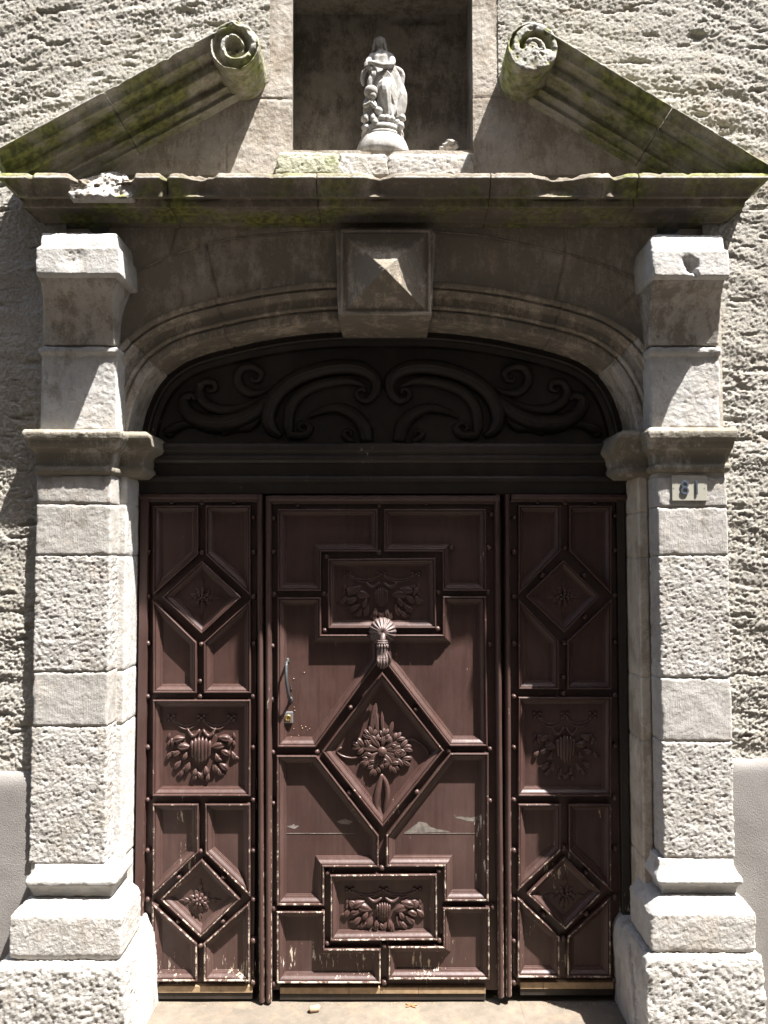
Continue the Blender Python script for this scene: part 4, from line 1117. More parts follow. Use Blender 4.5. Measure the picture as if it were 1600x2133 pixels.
def side_leaf(kind):
    if kind == 'left':
        root = empty('door_leaf', (WX(420, 2080, 0), 0.0, WZ(2082, 0)), 'narrow brown side leaf left of the middle door, its lower panels sunlit', 'door', 'narrow fixed leaves flanking the middle door')
        X = {'a': 318, 'b': 413, 'c': 428, 'd': 522, 'm': 420.5, 'c0': 293, 'c1': 533}
        Y_ = dict(t=1053, v1=1155, v2=1241, v3=1249, v4=1338, u=1444, m1=1458, m2=1659, l=1675, w1=1777, w2=1868, w3=1880, w4=1966, b=2045)
        dt = [(338, 1244), (420.5, 1168), (503, 1244), (420, 1321)]; db = [(334, 1874), (420, 1790), (500, 1874), (418, 1954)]
    else:
        root = empty('door_leaf', (WX(1180, 2075, 0), 0.0, WZ(2075, 0)), 'narrow brown side leaf right of the middle door, mostly in the jamb shadow', 'door', 'narrow fixed leaves flanking the middle door')
        X = {'a': 1080, 'b': 1169, 'c': 1186, 'd': 1275, 'm': 1177, 'c0': 1064, 'c1': 1300}
        Y_ = dict(t=1053, v1=1147, v2=1239, v3=1247, v4=1336, u=1436, m1=1452, m2=1659, l=1675, w1=1772, w2=1857, w3=1869, w4=1952, b=2037)
        dt = [(1095, 1242), (1174, 1166), (1251, 1242), (1176, 1318)]; db = [(1099, 1864), (1177, 1785), (1255, 1860), (1178, 1937)]
    a, b, c, d = X['a'], X['b'], X['c'], X['d']; y = Y_
    slab(root, X['c0'], X['c1'], 1032, y['b'] + 14, M_wood, 'backing_board')
    panel([(a, y['t']), (b, y['t']), (b, y['v1']), (a, y['v2'])], root, M_wood)
    panel([(c, y['t']), (d, y['t']), (d, y['v2']), (c, y['v1'])], root, M_wood)
    pT = panel(dt, root, M_wood, scale=0.95)
    panel([(a, y['v3']), (b - 4, y['v4']), (b - 4, y['u']), (a, y['u'])], root, M_wood)
    panel([(d, y['v3']), (c - 4, y['v4']), (c - 4, y['u']), (d, y['u'])][::-1], root, M_wood)
    pM = panel([(a, y['m1']), (d, y['m1']), (d - 1, y['m2']), (a - 1, y['m2'])], root, M_wood)
    panel([(a, y['l']), (b, y['l']), (b, y['w1']), (a - 1, y['w2'])], root, M_wood2)
    panel([(c - 1, y['l']), (d - 1, y['l']), (d - 1, y['w2']), (c - 1, y['w1'])], root, M_wood2)
    pB = panel(db, root, M_wood2, scale=0.95)
    panel([(a - 2, y['w3']), (b - 3, y['w4']), (b - 3, y['b']), (a - 2, y['b'])], root, M_wood2)
    panel([(d - 2, y['w3']), (c - 4, y['w4']), (c - 4, y['b']), (d - 2, y['b'])][::-1], root, M_wood2)
    cT = W((dt[0][0] + dt[2][0]) / 2, dt[0][1] + 1, YC); cB = W((db[0][0] + db[2][0]) / 2, db[0][1] + 1, YC)
    flower(pT, cT[0], cT[1], 0.043, seed=1 + len(kind)); flower(pB, cB[0], cB[1], 0.043, seed=3 + len(kind))
    g = 18
    garland(pM, a + g + 2, y['m1'] + g, d - g - 2, y['m2'] - g - 6, seed=5 + len(kind))
    # top rail bead, edge beads
    hmould('top_rail', X['c0'], X['c1'] + 5, [(1029, -0.018), (1031, -0.024), (1036, -0.027), (1040, -0.023), (1042, -0.012), (1046, -0.008)], M_wood, root)
    # rivets
    chx = (a - 10, d + 6)
    ys_l = [1078, 1150, 1243, 1341, 1451, 1557, 1666, 1772, 1874, 1960, 2047]
    for yy in ys_l:
        rivet(chx[0] if kind == 'left' else a - 9, yy, root)
        rivet(chx[1], yy - (4 if kind == 'right' else 0), root)
    mm = X['m']
    for px, py in [(mm, 1151 if kind == 'left' else y['v1'] - 6), (mm - 1, y['v4'] + 4), (mm - 3, y['u'] - 25), (mm - 3, y['m1'] - 7), (mm - 2, y['w1'] - 4), (mm - 3, y['w4'] + 4), (mm, y['t'] - 6), (a + 40, y['t'] - 6), (d - 35, y['t'] - 6)]: rivet(px, py, root)
    for dd in (dt, db):
        for (p, q) in ((0, 1), (1, 2), (2, 3), (3, 0)):
            mx, my = (dd[p][0] + dd[q][0]) / 2, (dd[p][1] + dd[q][1]) / 2
            cx, cy = (dd[0][0] + dd[2][0]) / 2, (dd[1][1] + dd[3][1]) / 2
            L_ = math.hypot(mx - cx, my - cy)
            if random.random() < 0.75: rivet(mx + (mx - cx) / L_ * 7, my + (my - cy) / L_ * 7, root)
    kick(root, X['a'] - 12 if kind == 'left' else 1084, d + 4, [460] if kind == 'left' else [1132], y['b'] + 10, y['b'] + 24)
    return root
leafL = side_leaf('left'); leafR = side_leaf('right')
# stiles and beads of the side leaves
box('stile', WX(286, 1500, -0.02), WX(303, 1500, -0.02), -0.022, 0.05, WZ(2080, -0.02), WZ(1030, -0.02), M_wood, leafL, 0.003)
roll('edge_bead', 541, 1030, 2086, 0.0125, -0.014, M_wood2, leafL, 546)
roll('edge_bead', 1057, 1030, 2074, 0.0120, -0.014, M_wood2, leafR, 1060)
box('stile', WX(1291, 1500, -0.012), WX(1308, 1500, -0.012), -0.012, 0.05, WZ(2072, -0.01), WZ(1030, -0.01), M_dark, leafR, 0.003)

# ---- middle door
mid = empty('middle_door', (WX(798, 2080, 0), 0.0, WZ(2082, 0)), 'wide brown middle door with diamond panel, carved flower and hand knocker', 'door')
slab(mid, 562, 1036, 1034, 2062, M_wood, 'backing_board')
MP = {
 'L1': [(578, 1060), (787, 1060), (787, 1149), (669, 1149), (669, 1231), (578, 1231)],
 'L2': [(800, 1060), (1013, 1060), (1013, 1231), (922, 1231), (922, 1149), (800, 1149)],
 'A': [(683, 1164), (907, 1162), (909, 1309), (683, 1309)],
 'B1': [(577, 1244), (669, 1244), (669, 1322), (788, 1322), (788, 1378), (658, 1557), (577, 1557)],
 'B2': [(1013, 1242), (922, 1242), (922, 1322), (802, 1322), (802, 1380), (937, 1555), (1016, 1555)],
 'C': [(671, 1566), (796, 1400), (925, 1564), (797, 1724)],
 'D1': [(576, 1574), (659, 1574), (789, 1741), (789, 1807), (675, 1807), (675, 1887), (576, 1887)],
 'D2': [(1018, 1569), (938, 1569), (804, 1742), (804, 1806), (925, 1806), (925, 1878), (1018, 1878)],
 'E': [(688, 1823), (910, 1821), (911, 1959), (688, 1961)],
 'F1': [(576, 1899), (676, 1899), (676, 1977), (793, 1977), (793, 2049), (576, 2049)],
 'F2': [(1020, 1891), (923, 1891), (923, 1972), (809, 1972), (809, 2041), (1020, 2041)],
}
MPO = {}
for k, pl in MP.items():
    lowp = k in ('D1', 'D2', 'E', 'F1', 'F2')
    MPO[k] = panel(pl, mid, M_wood2 if lowp else M_wood, scale=1.1 if k in ('C', 'B1', 'B2', 'D1', 'D2') else 1.0)
for a, b, c, d in ((720, 600, 790, 780), (720, 880, 1000, 1000)): pass
# open seam where the lower boards of the middle door join
for (a, b) in ((594, 738), (842, 998)):
    x0, z0 = W(a, 1736, YC); x1, _ = W(b, 1736, YC)
    box('board_seam', x0, x1, YC - 0.0012, YC + 0.0005, z0 - 0.0007, z0 + 0.0007, M_bare, mid, 0.0)
rnd = random.Random(21)
for poly in ([(842, 1734), (856, 1725), (866, 1718), (874, 1711), (886, 1714), (898, 1722), (912, 1728), (934, 1731), (940, 1734)], [(946, 1702), (962, 1701), (980, 1703), (998, 1700), (999, 1707), (984, 1711), (966, 1708), (956, 1706)],
             [(700, 1712), (720, 1706), (735, 1711), (728, 1717), (708, 1716)], [(596, 1722), (612, 1717), (624, 1722), (612, 1727)]):
    v = []; n_ = 0; pts = []
    for (p_, q_) in zip(poly, poly[1:] + poly[:1]):
        for t in (0, 0.33, 0.66): pts.append((p_[0] + (q_[0] - p_[0]) * t + rnd.uniform(-1.2, 1.2), p_[1] + (q_[1] - p_[1]) * t + rnd.uniform(-1.0, 1.0)))
    v = [(W(a, b, YC)[0], YC - 0.0004, W(a, b, YC)[1]) for a, b in pts]
    add_mesh('peeled_patch', v, [tuple(range(len(v)))], M_bare, mid, smooth=False)
garland(MPO['A'], 700, 1182, 890, 1296, seed=11, wide=0.55)
garland(MPO['E'], 706, 1841, 892, 1941, seed=12, wide=0.62)
# big carved flower of the diamond
def big_flower():
    m = MB(); y = YC; c = lambda px, py: W(px, py, y)
    cx, cz = c(796, 1563); s = 3.1 / F
    rnd = random.Random(5)
    def lobe(px, py, deg, l, w, h):
        x, z = c(px, py); m.petal(x, z, math.radians(deg), l * s, w * s, h, y - 0.004, 10, 6)
    # (direction, reach) of the curling petals, each edged with rounded lobes
    for deg, reach, curl in ((168, 62, 1), (128, 54, -1), (84, 44, -1), (40, 52, -1), (8, 60, -1), (-24, 60, 1), (-56, 52, 1), (-116, 54, 1), (-148, 50, 1), (-88, 36, -1)):
        a = math.radians(deg); lift = rnd.uniform(0.0, 0.003)
        m.petal(cx + 6 * s * math.cos(a), cz + 6 * s * math.sin(a), a, reach * 0.66 * s, reach * 0.36 * s, 0.010 + lift, y - 0.003)
        for rr, spread, ll, ww in ((0.40, 1.0, 0.36, 0.22), (0.58, 0.75, 0.38, 0.23), (0.66, 0.28, 0.40, 0.22)):
            bx_ = cx + reach * rr * s * math.cos(a); bz_ = cz + reach * rr * s * math.sin(a)
            for sd in (-1, 1):
                m.petal(bx_, bz_, a + sd * spread + curl * 0.28 * rr + rnd.uniform(-.1, .1), reach * ll * s * rnd.uniform(0.9, 1.1), reach * ww * s, 0.0105 + rnd.uniform(0, 0.004), y - 0.003)
    m.ellipsoid((cx, y - 0.019, cz), (10 * s, 0.010, 10 * s), None, 12, 8)
    # upright pointed leaves
    for (px, py, deg, l, w) in ((770, 1540, 80, 76, 17), (788, 1535, 98, 66, 13), (797, 1530, 92, 48, 9), (809, 1540, 76, 40, 12)):
        lobe(px, py, deg, l, w, 0.008)
    # side tendrils
    for pts in ([(770, 1566), (740, 1578), (715, 1575), (702, 1565), (712, 1556)], [(825, 1555), (850, 1540), (872, 1545), (888, 1560), (893, 1572)]):
        q = catmull(pts, 4); m.tube([(*[W(a, b, y)[0]], y - 0.004, W(a, b, y)[1]) for a, b in q], [0.004] * (len(q) - 2) + [0.006, 0.003], 7)
    # ribbons hanging down
    for pts, r in (([(796, 1612), (790, 1635), (785, 1660), (784, 1680), (797, 1700)], 6.0), ([(794, 1612), (804, 1630), (807, 1655), (803, 1680), (800, 1698)], 5.0)):
        q = catmull(pts, 5)
        m.tube([(W(a, b, y)[0], y - 0.004, W(a, b, y)[1]) for a, b in q], [r * s * (0.5 + 0.7 * math.sin(math.pi * (i + 1) / (len(q) + 1))) for i in range(len(q))], 8, 0.9)
    m.build('carved_flower', M_carve, MPO['C'])
big_flower()
for px, py in [(569, 1080), (569, 1150), (570, 1238), (568, 1346), (568, 1458), (569, 1567), (570, 1673), (571, 1893), (571, 2050), (1024, 1072), (1018, 1141), (1017, 1233), (1020, 1342), (1021, 1560), (1021, 1668), (1027, 1890),
               (790, 1151), (790, 1053), (680, 1160), (941, 1141), (675, 1237), (913, 1234), (677, 1313), (912, 1310), (660, 1566), (935, 1564), (730, 1474), (866, 1477), (728, 1651), (868, 1650), (796, 1808), (682, 1818), (915, 1814),
               (682, 1965), (916, 1959), (801, 1971), (801, 2047), (888, 1048), (985, 1046), (620, 1053), (683, 1240)]: rivet(px, py, mid)
roll('edge_bead', 559, 1034, 2086, 0.0125, -0.016, M_wood2, mid, 560)
roll('edge_bead', 1036, 1030, 2076, 0.0120, -0.016, M_wood2, mid, 1044)
hmould('top_rail', 560, 1040, [(1032, -0.018), (1034, -0.025), (1040, -0.029), (1044, -0.024), (1047, -0.012), (1050, -0.008)], M_wood, mid)
kick(mid, 583, 1012, [727, 792, 872], 2058, 2071)
# escutcheon side: pull handle and lock
def handle():
    x, z = W(601, 1380, -0.01); m = MB()
    P = [(599, 1378, YC), (599, 1379, -0.028), (599, 1390, -0.042), (600, 1410, -0.050), (602, 1432, -0.046), (604, 1450, -0.030), (605, 1458, YC)]
    pts = [(*[W(a, b, 0.0)[0]], y, W(a, b, 0.0)[1]) for a, b, y in P]
    q = catmull(pts, 5); m.tube(q, [0.0062 if 6 < i < 26 else 0.0048 for i in range(len(q))], 10)
    m.build('pull_handle', M_steel, mid)
    m = MB()
    for a, b in ((598, 1378), (605, 1459)):
        c = W(a, b, 0.0); m.ellipsoid((c[0], YC - 0.001, c[1]), (0.0085, 0.004, 0.0125), None, 12, 6)
    m.build('handle_rose', M_steel, mid)
    a, zt_ = W(591, 1483, 0.0); b, zb_ = W(610, 1507, 0.0)
    lk = box('lock_plate', a, b, YC - 0.010, YC, zb_, zt_, M_chrome, mid, 0.0035)
    c = W(600, 1496, -0.0); rings = []
    for r, yy in ((0.0125, YC - 0.009), (0.0125, YC - 0.013), (0.0115, YC - 0.0142), (0.0075, YC - 0.0142), (0.007, YC - 0.0130)):
        rings.append([(c[0] + r * math.cos(2 * math.pi * k / 20), yy, c[1] + r * math.sin(2 * math.pi * k / 20)) for k in range(20)])
    cy = ring_solid('lock_cylinder', rings, M_brass, lk)
    kx = WX(606, 1435, 0.0); kz = WZ(1435, 0.0)
    m = MB(); m.add(*box_data(kx - 0.0022, kx + 0.0022, YC - 0.0012, YC, kz - 0.011, kz + 0.003)); m.ellipsoid((kx, YC, kz + 0.005), (0.004, 0.0014, 0.004), None, 10, 5)
    m.build('keyhole', M_black, mid)
    box('keyslot', c[0] - 0.0012, c[0] + 0.0012, YC - 0.0150, YC - 0.012, c[1] - 0.006, c[1] + 0.004, M_black, lk, 0.0)
handle()
# paint lumps and nail holes
m = MB()
rnd = random.Random(2)
for px, py in [(612, 1414), (593, 1443), (634, 1401), (613, 1473), (614, 1480), (612, 1518), (628, 1512), (630, 1517), (637, 1514), (596, 1477), (641, 1521), (645, 1518), (607, 1535), (622, 1532)]:
    c = W(px, py, YC); m.ellipsoid((c[0], YC, c[1]), (rnd.uniform(.0012, .0026), .0022, rnd.uniform(.0012, .003)), None, 6, 4)
m.build('paint_blisters', M_kick, mid)

# knocker: a hand holding a ball under a fluted shell
def knocker():
    kx, kz = W(797, 1316, -0.03)
    n = 72; rings = []
    for r, y in ((0.004, -0.046), (0.012, -0.050), (0.020, -0.047), (0.025, -0.041), (0.036, -0.034), (0.046, -0.026), (0.052, -0.017), (0.0525, -0.010), (0.050, 0.0)):
        fl = np.clip((r - 0.014) / 0.02, 0, 1); ring = []
        for k in range(n):
            a = 2 * math.pi * k / n; w = math.cos(a * 18)
            rr = r * (1 + 0.03 * fl * w); ring.append((kx + rr * math.cos(a), y - 0.0035 * fl * w, kz + rr * math.sin(a)))
        rings.append(ring)
    sh = ring_solid('knocker_shell', rings, M_iron, mid, capb=False)
    # wrist, ruffle and hand
    hz = kz - 0.006
    m = MB()
    for rr, z0, y0 in ((0.016, hz - 0.026, -0.058), (0.018, hz - 0.033, -0.060)):
        pts = [(kx + rr * math.cos(a), y0 + rr * 0.75 * math.sin(a), z0) for a in np.linspace(0, 2 * math.pi, 17)]
        m.tube(pts, 0.0038, 6)
    for i in range(11):
        a = 2 * math.pi * i / 11
        m.tube([(kx + 0.012 * math.cos(a), -0.060 + 0.010 * math.sin(a), hz - 0.034), (kx + 0.019 * math.cos(a), -0.062 + 0.015 * math.sin(a), hz - 0.042), (kx + 0.021 * math.cos(a), -0.063 + 0.017 * math.sin(a), hz - 0.052)], [0.003, 0.0042, 0.0034], 6)
    m.tube([(kx, -0.030, hz + 0.004), (kx, -0.052, hz - 0.006), (kx, -0.060, hz - 0.020), (kx, -0.062, hz - 0.045)], [0.010, 0.011, 0.011, 0.013], 10)
    m.build('knocker_cuff', M_iron, sh)
    m = MB()
    # back of the hand
    m.ellipsoid((kx - 0.001, -0.064, hz - 0.070), (0.0215, 0.0125, 0.030), None, 16, 10)
    m.ellipsoid((kx, -0.062, hz - 0.050), (0.0145, 0.0115, 0.014), None, 12, 8)
    knz = hz - 0.088
    for i, (dx, ln, kk) in enumerate(((-0.0165, 0.80, -0.002), (-0.006, 0.98, 0.0), (0.005, 1.0, 0.0), (0.0155, 0.88, 0.002))):
        x = kx + dx
        p = [(kx + dx * 0.6, -0.068, hz - 0.066), (x, -0.074, knz + kk), (x * 0.5 + (kx + dx * 1.02) * 0.5, -0.080, knz - 0.016 * ln), (kx + dx * 0.95, -0.073, knz - 0.033 * ln), (kx + dx * 0.88, -0.058, knz - 0.040 * ln), (kx + dx * 0.82, -0.046, knz - 0.034 * ln)]
        q = catmull(p, 4)
        m.tube(q, [0.0048 + 0.0010 * math.exp(-((j - 4) / 2.0) ** 2) + 0.0006 * math.exp(-((j - 12) / 2.0) ** 2) - 0.0012 * (j / len(q)) for j in range(len(q))], 9)
        m.ellipsoid(p[1], (0.0062, 0.006, 0.0062), None, 9, 6)
    # thumb leaves the side of the palm and closes on the ball
    q = catmull([(kx + 0.012, -0.060, hz - 0.064), (kx + 0.021, -0.053, hz - 0.078), (kx + 0.028, -0.046, hz - 0.096), (kx + 0.026, -0.042, hz - 0.112), (kx + 0.020, -0.042, hz - 0.120)], 4)
    m.tube(q, [0.0075, 0.0072, 0.0068, 0.0062, 0.006, 0.006, 0.006, 0.0062, 0.006, 0.0058, 0.0056, 0.0054, 0.0052, 0.005, 0.0046, 0.004, 0.003], 9)
    h = m.build('knocker_hand', M_iron, sh)
    md = h.modifiers.new('skin_union', 'REMESH'); md.mode = 'VOXEL'; md.voxel_size = 0.0013; md.use_smooth_shade = True
    m = MB(); m.ellipsoid((kx - 0.001, -0.050, hz - 0.106), (0.0195, 0.018, 0.0195), None, 20, 12); m.build('knocker_ball', M_iron, sh)
    m = MB(); c = W(797, 1392, YF)
    m.ellipsoid((kx, -0.004, hz - 0.128), (0.010, 0.008, 0.008), None, 12, 8)
    m.build('strike_stud', M_iron, mid)
knocker()

# ---- frame, transom and carved overpanel
fan = empty('carved_overdoor', (0, 0.0, WZ(1028, 0)), 'dark carved wooden panel of scrolling leaves filling the arch above the door', 'overdoor panel')
x0 = WX(262, 1000, 0); x1 = WX(1332, 1000, 0)
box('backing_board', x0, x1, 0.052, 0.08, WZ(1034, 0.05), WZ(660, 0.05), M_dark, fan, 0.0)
box('gap_backing', x0, x1, 0.085, 0.11, STREET_Z, WZ(1000, 0.05), M_dark, fan, 0.0)  # dark sheet added behind the leaves to block sky in their gaps
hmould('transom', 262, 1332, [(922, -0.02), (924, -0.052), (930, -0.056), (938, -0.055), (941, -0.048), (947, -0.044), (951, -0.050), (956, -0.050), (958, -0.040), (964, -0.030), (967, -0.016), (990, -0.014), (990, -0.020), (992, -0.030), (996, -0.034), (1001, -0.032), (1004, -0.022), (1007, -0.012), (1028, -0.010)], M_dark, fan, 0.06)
def arch_ring(name, prof, mat):
    sl = slice(il[-1] - 12, ir[-1] + 12); pp = path[sl][::2]; nn = nout[sl][::2]
    v = []; f = []; n = len(pp)
    for o, y in prof:
        for p, q in zip(pp, nn): v.append((p[0] - q[0] * o, y, p[1] - q[1] * o))
    for i in range(len(prof) - 1):
        for k in range(n - 1): f.append((i * n + k, i * n + k + 1, (i + 1) * n + k + 1, (i + 1) * n + k))
    return add_mesh(name, v, [t for t in f], mat, fan, smooth=False)
arch_ring('arched_frame', [(-0.02, 0.010), (0.014, 0.010), (0.017, 0.004), (0.023, 0.003), (0.028, 0.008), (0.032, 0.022), (0.050, 0.026), (0.054, 0.052)], M_dark)
def C6(pts): return [(280 + a / 3.077, 680 + b / 3.077) for a, b in pts]
def spiral(cx, cy, r, a0, turns, inward=0.35, n=14):
    return [(cx + r * (1 - (1 - inward) * t) * math.cos(a0 + turns * 2 * math.pi * t), cy + r * (1 - (1 - inward) * t) * math.sin(a0 + turns * 2 * math.pi * t)) for t in np.linspace(0, 1, n)]
SCR = [
 (C6([(940, 700), (880, 660), (855, 570), (905, 440), (1040, 330), (1240, 265), (1430, 262), (1535, 320), (1550, 400), (1500, 470), (1440, 460), (1425, 415), (1465, 395), (1480, 425)]), [7, 14, 17, 18, 18, 18, 17, 14, 11, 9, 7, 6, 5, 4]),
 (C6([(1000, 720), (985, 640), (1000, 520), (1080, 420), (1220, 362), (1380, 345), (1490, 385)]), [6, 12, 13, 13, 12, 10, 3]),
 (C6([(985, 690), (1040, 700), (1100, 690), (1125, 645), (1085, 615), (1050, 645), (1075, 670)]), [10, 10, 9, 8, 6, 5, 4]),
 (C6([(1110, 585), (1180, 545), (1300, 520), (1400, 560), (1470, 640), (1490, 740)]), [3, 8, 12, 15, 17, 14]),
 (C6([(1400, 740), (1345, 700), (1350, 670), (1385, 670), (1385, 700)]), [8, 7, 6, 5, 4]),
 (C6([(930, 385), (860, 460), (780, 540), (650, 610), (500, 625), (380, 585), (320, 520), (315, 460), (370, 440), (395, 470)]), [4, 12, 18, 21, 21, 18, 15, 12, 9, 6]),
 (C6([(860, 420), (760, 490), (650, 530), (530, 530), (440, 480), (410, 410), (440, 355), (500, 355), (515, 395), (480, 410), (465, 390)]), [3, 8, 12, 13, 12, 10, 9, 8, 6, 5, 4]),
 (C6([(900, 375), (830, 415), (750, 425), (680, 385), (655, 320), (690, 262), (760, 255), (810, 290), (800, 335), (760, 345), (745, 315)]), [3, 7, 10, 11, 11, 10, 9, 8, 6, 5, 4]),
 (C6([(410, 640), (330, 625), (250, 650), (205, 680), (240, 700)]), [4, 9, 12, 9, 4]),
 (C6([(560, 690), (640, 650), (740, 640), (820, 560)]), [5, 10, 10, 4]),
]
for mir in (False, True):
    for pts, rad_ in SCR:
        q = catmull(pts, 5); rr = np.interp(np.linspace(0, 1, len(q)), np.linspace(0, 1, len(rad_)), rad_)
        P3 = []
        for i, (a, b) in enumerate(q):
            if mir: a = 1596 - a
            x, z = W(a, b, 0.03); P3.append((x, 0.040, z))
        m = MB(); R3 = [r * 3.1 / F for r in rr]
        m.tube(P3, R3, 10, 1.25)
        # raised rib along the scroll
        m.tube([(p[0], p[1] - r * 1.12, p[2]) for p, r in zip(P3, R3)], [max(0.0015, r * 0.22) for r in R3], 6)
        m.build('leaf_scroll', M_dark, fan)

# ================================================================== STATUE
stt = empty('statue', (WX(797, 313, -.14), -0.13, nzb), 'small white plaster robed figure with a kneeling child on a round base', 'statue')
YSt = -0.118
def SP(px, py, dy=0.0): 
    x, z = W(px, py, YSt + dy); return (x, YSt + dy, z)
U = W(801, 200, YSt)[0] - W(800, 200, YSt)[0]       # metres per pixel at the statue
def lathe(name, cx, cy, prof, mat, root, n=40, fn=None):
    rings = []
    for r, z in prof: rings.append([(cx + r * math.cos(2 * math.pi * k / n) * (1 if fn is None else fn(k / n, z)), cy + r * math.sin(2 * math.pi * k / n) * (1 if fn is None else fn(k / n, z)), z) for k in range(n)])
    return ring_solid(name, rings[::-1], mat, root)
bx, _, _ = SP(797, 300)
z = lambda py: WZ(py, YSt - 0.04)
lathe('pedestal', bx, YSt, [(0.001, z(283)), (0.078, z(283)), (0.083, z(285)), (0.090, z(290)), (0.096, z(298)), (0.101, z(306)), (0.1035, z(315)), (0.1035, nzb + 0.001)], M_plaster, stt)
lathe('base_ring', bx, YSt, [(0.001, z(262)), (0.070, z(262)), (0.079, z(266)), (0.082, z(271)), (0.080, z(275)), (0.077, z(277)), (0.082, z(280)), (0.083, z(284)), (0.079, z(286))], M_plaster, stt)
# cloud with cherub heads
m = MB(); rnd = random.Random(9)
for i in range(34):
    a = rnd.uniform(0, 2 * math.pi); r = rnd.uniform(0.02, 0.062)
    p = (bx + r * math.cos(a), YSt + r * math.sin(a), WZ(rnd.uniform(244, 264), YSt)); s_ = rnd.uniform(0.012, 0.022)
    m.ellipsoid(p, (s_, s_, s_ * 0.85), None, 10, 7)
for px, py, dy in ((759, 248, -.045), (838, 246, -.035), (807, 247, -.065), (782, 256, -.068), (835, 262, -.055), (762, 266, -.055)):
    p = SP(px, py, dy); m.ellipsoid(p, (0.0135, 0.0135, 0.0155), None, 12, 8)
    m.ellipsoid((p[0], p[1] - 0.013, p[2] - 0.002), (0.0025, 0.003, 0.003), None, 6, 4)
    for sg in (-1, 1): m.petal(p[0] + sg * 0.008, p[2] - 0.006, math.radians(90 - sg * 115), 0.028, 0.015, 0.006, p[1] + 0.004, 8, 5)
for q in range(7):
    a = -math.pi + q * math.pi / 6
    m.ellipsoid((bx + 0.066 * math.cos(a), YSt + 0.066 * math.sin(a), WZ(270, YSt) + 0.008), (0.017, 0.014, 0.014), None, 10, 6)
cl_ = m.build('cloud_base', M_plaster, stt)
md = cl_.modifiers.new('union', 'REMESH'); md.mode = 'VOXEL'; md.voxel_size = 0.0022; md.use_smooth_shade = True
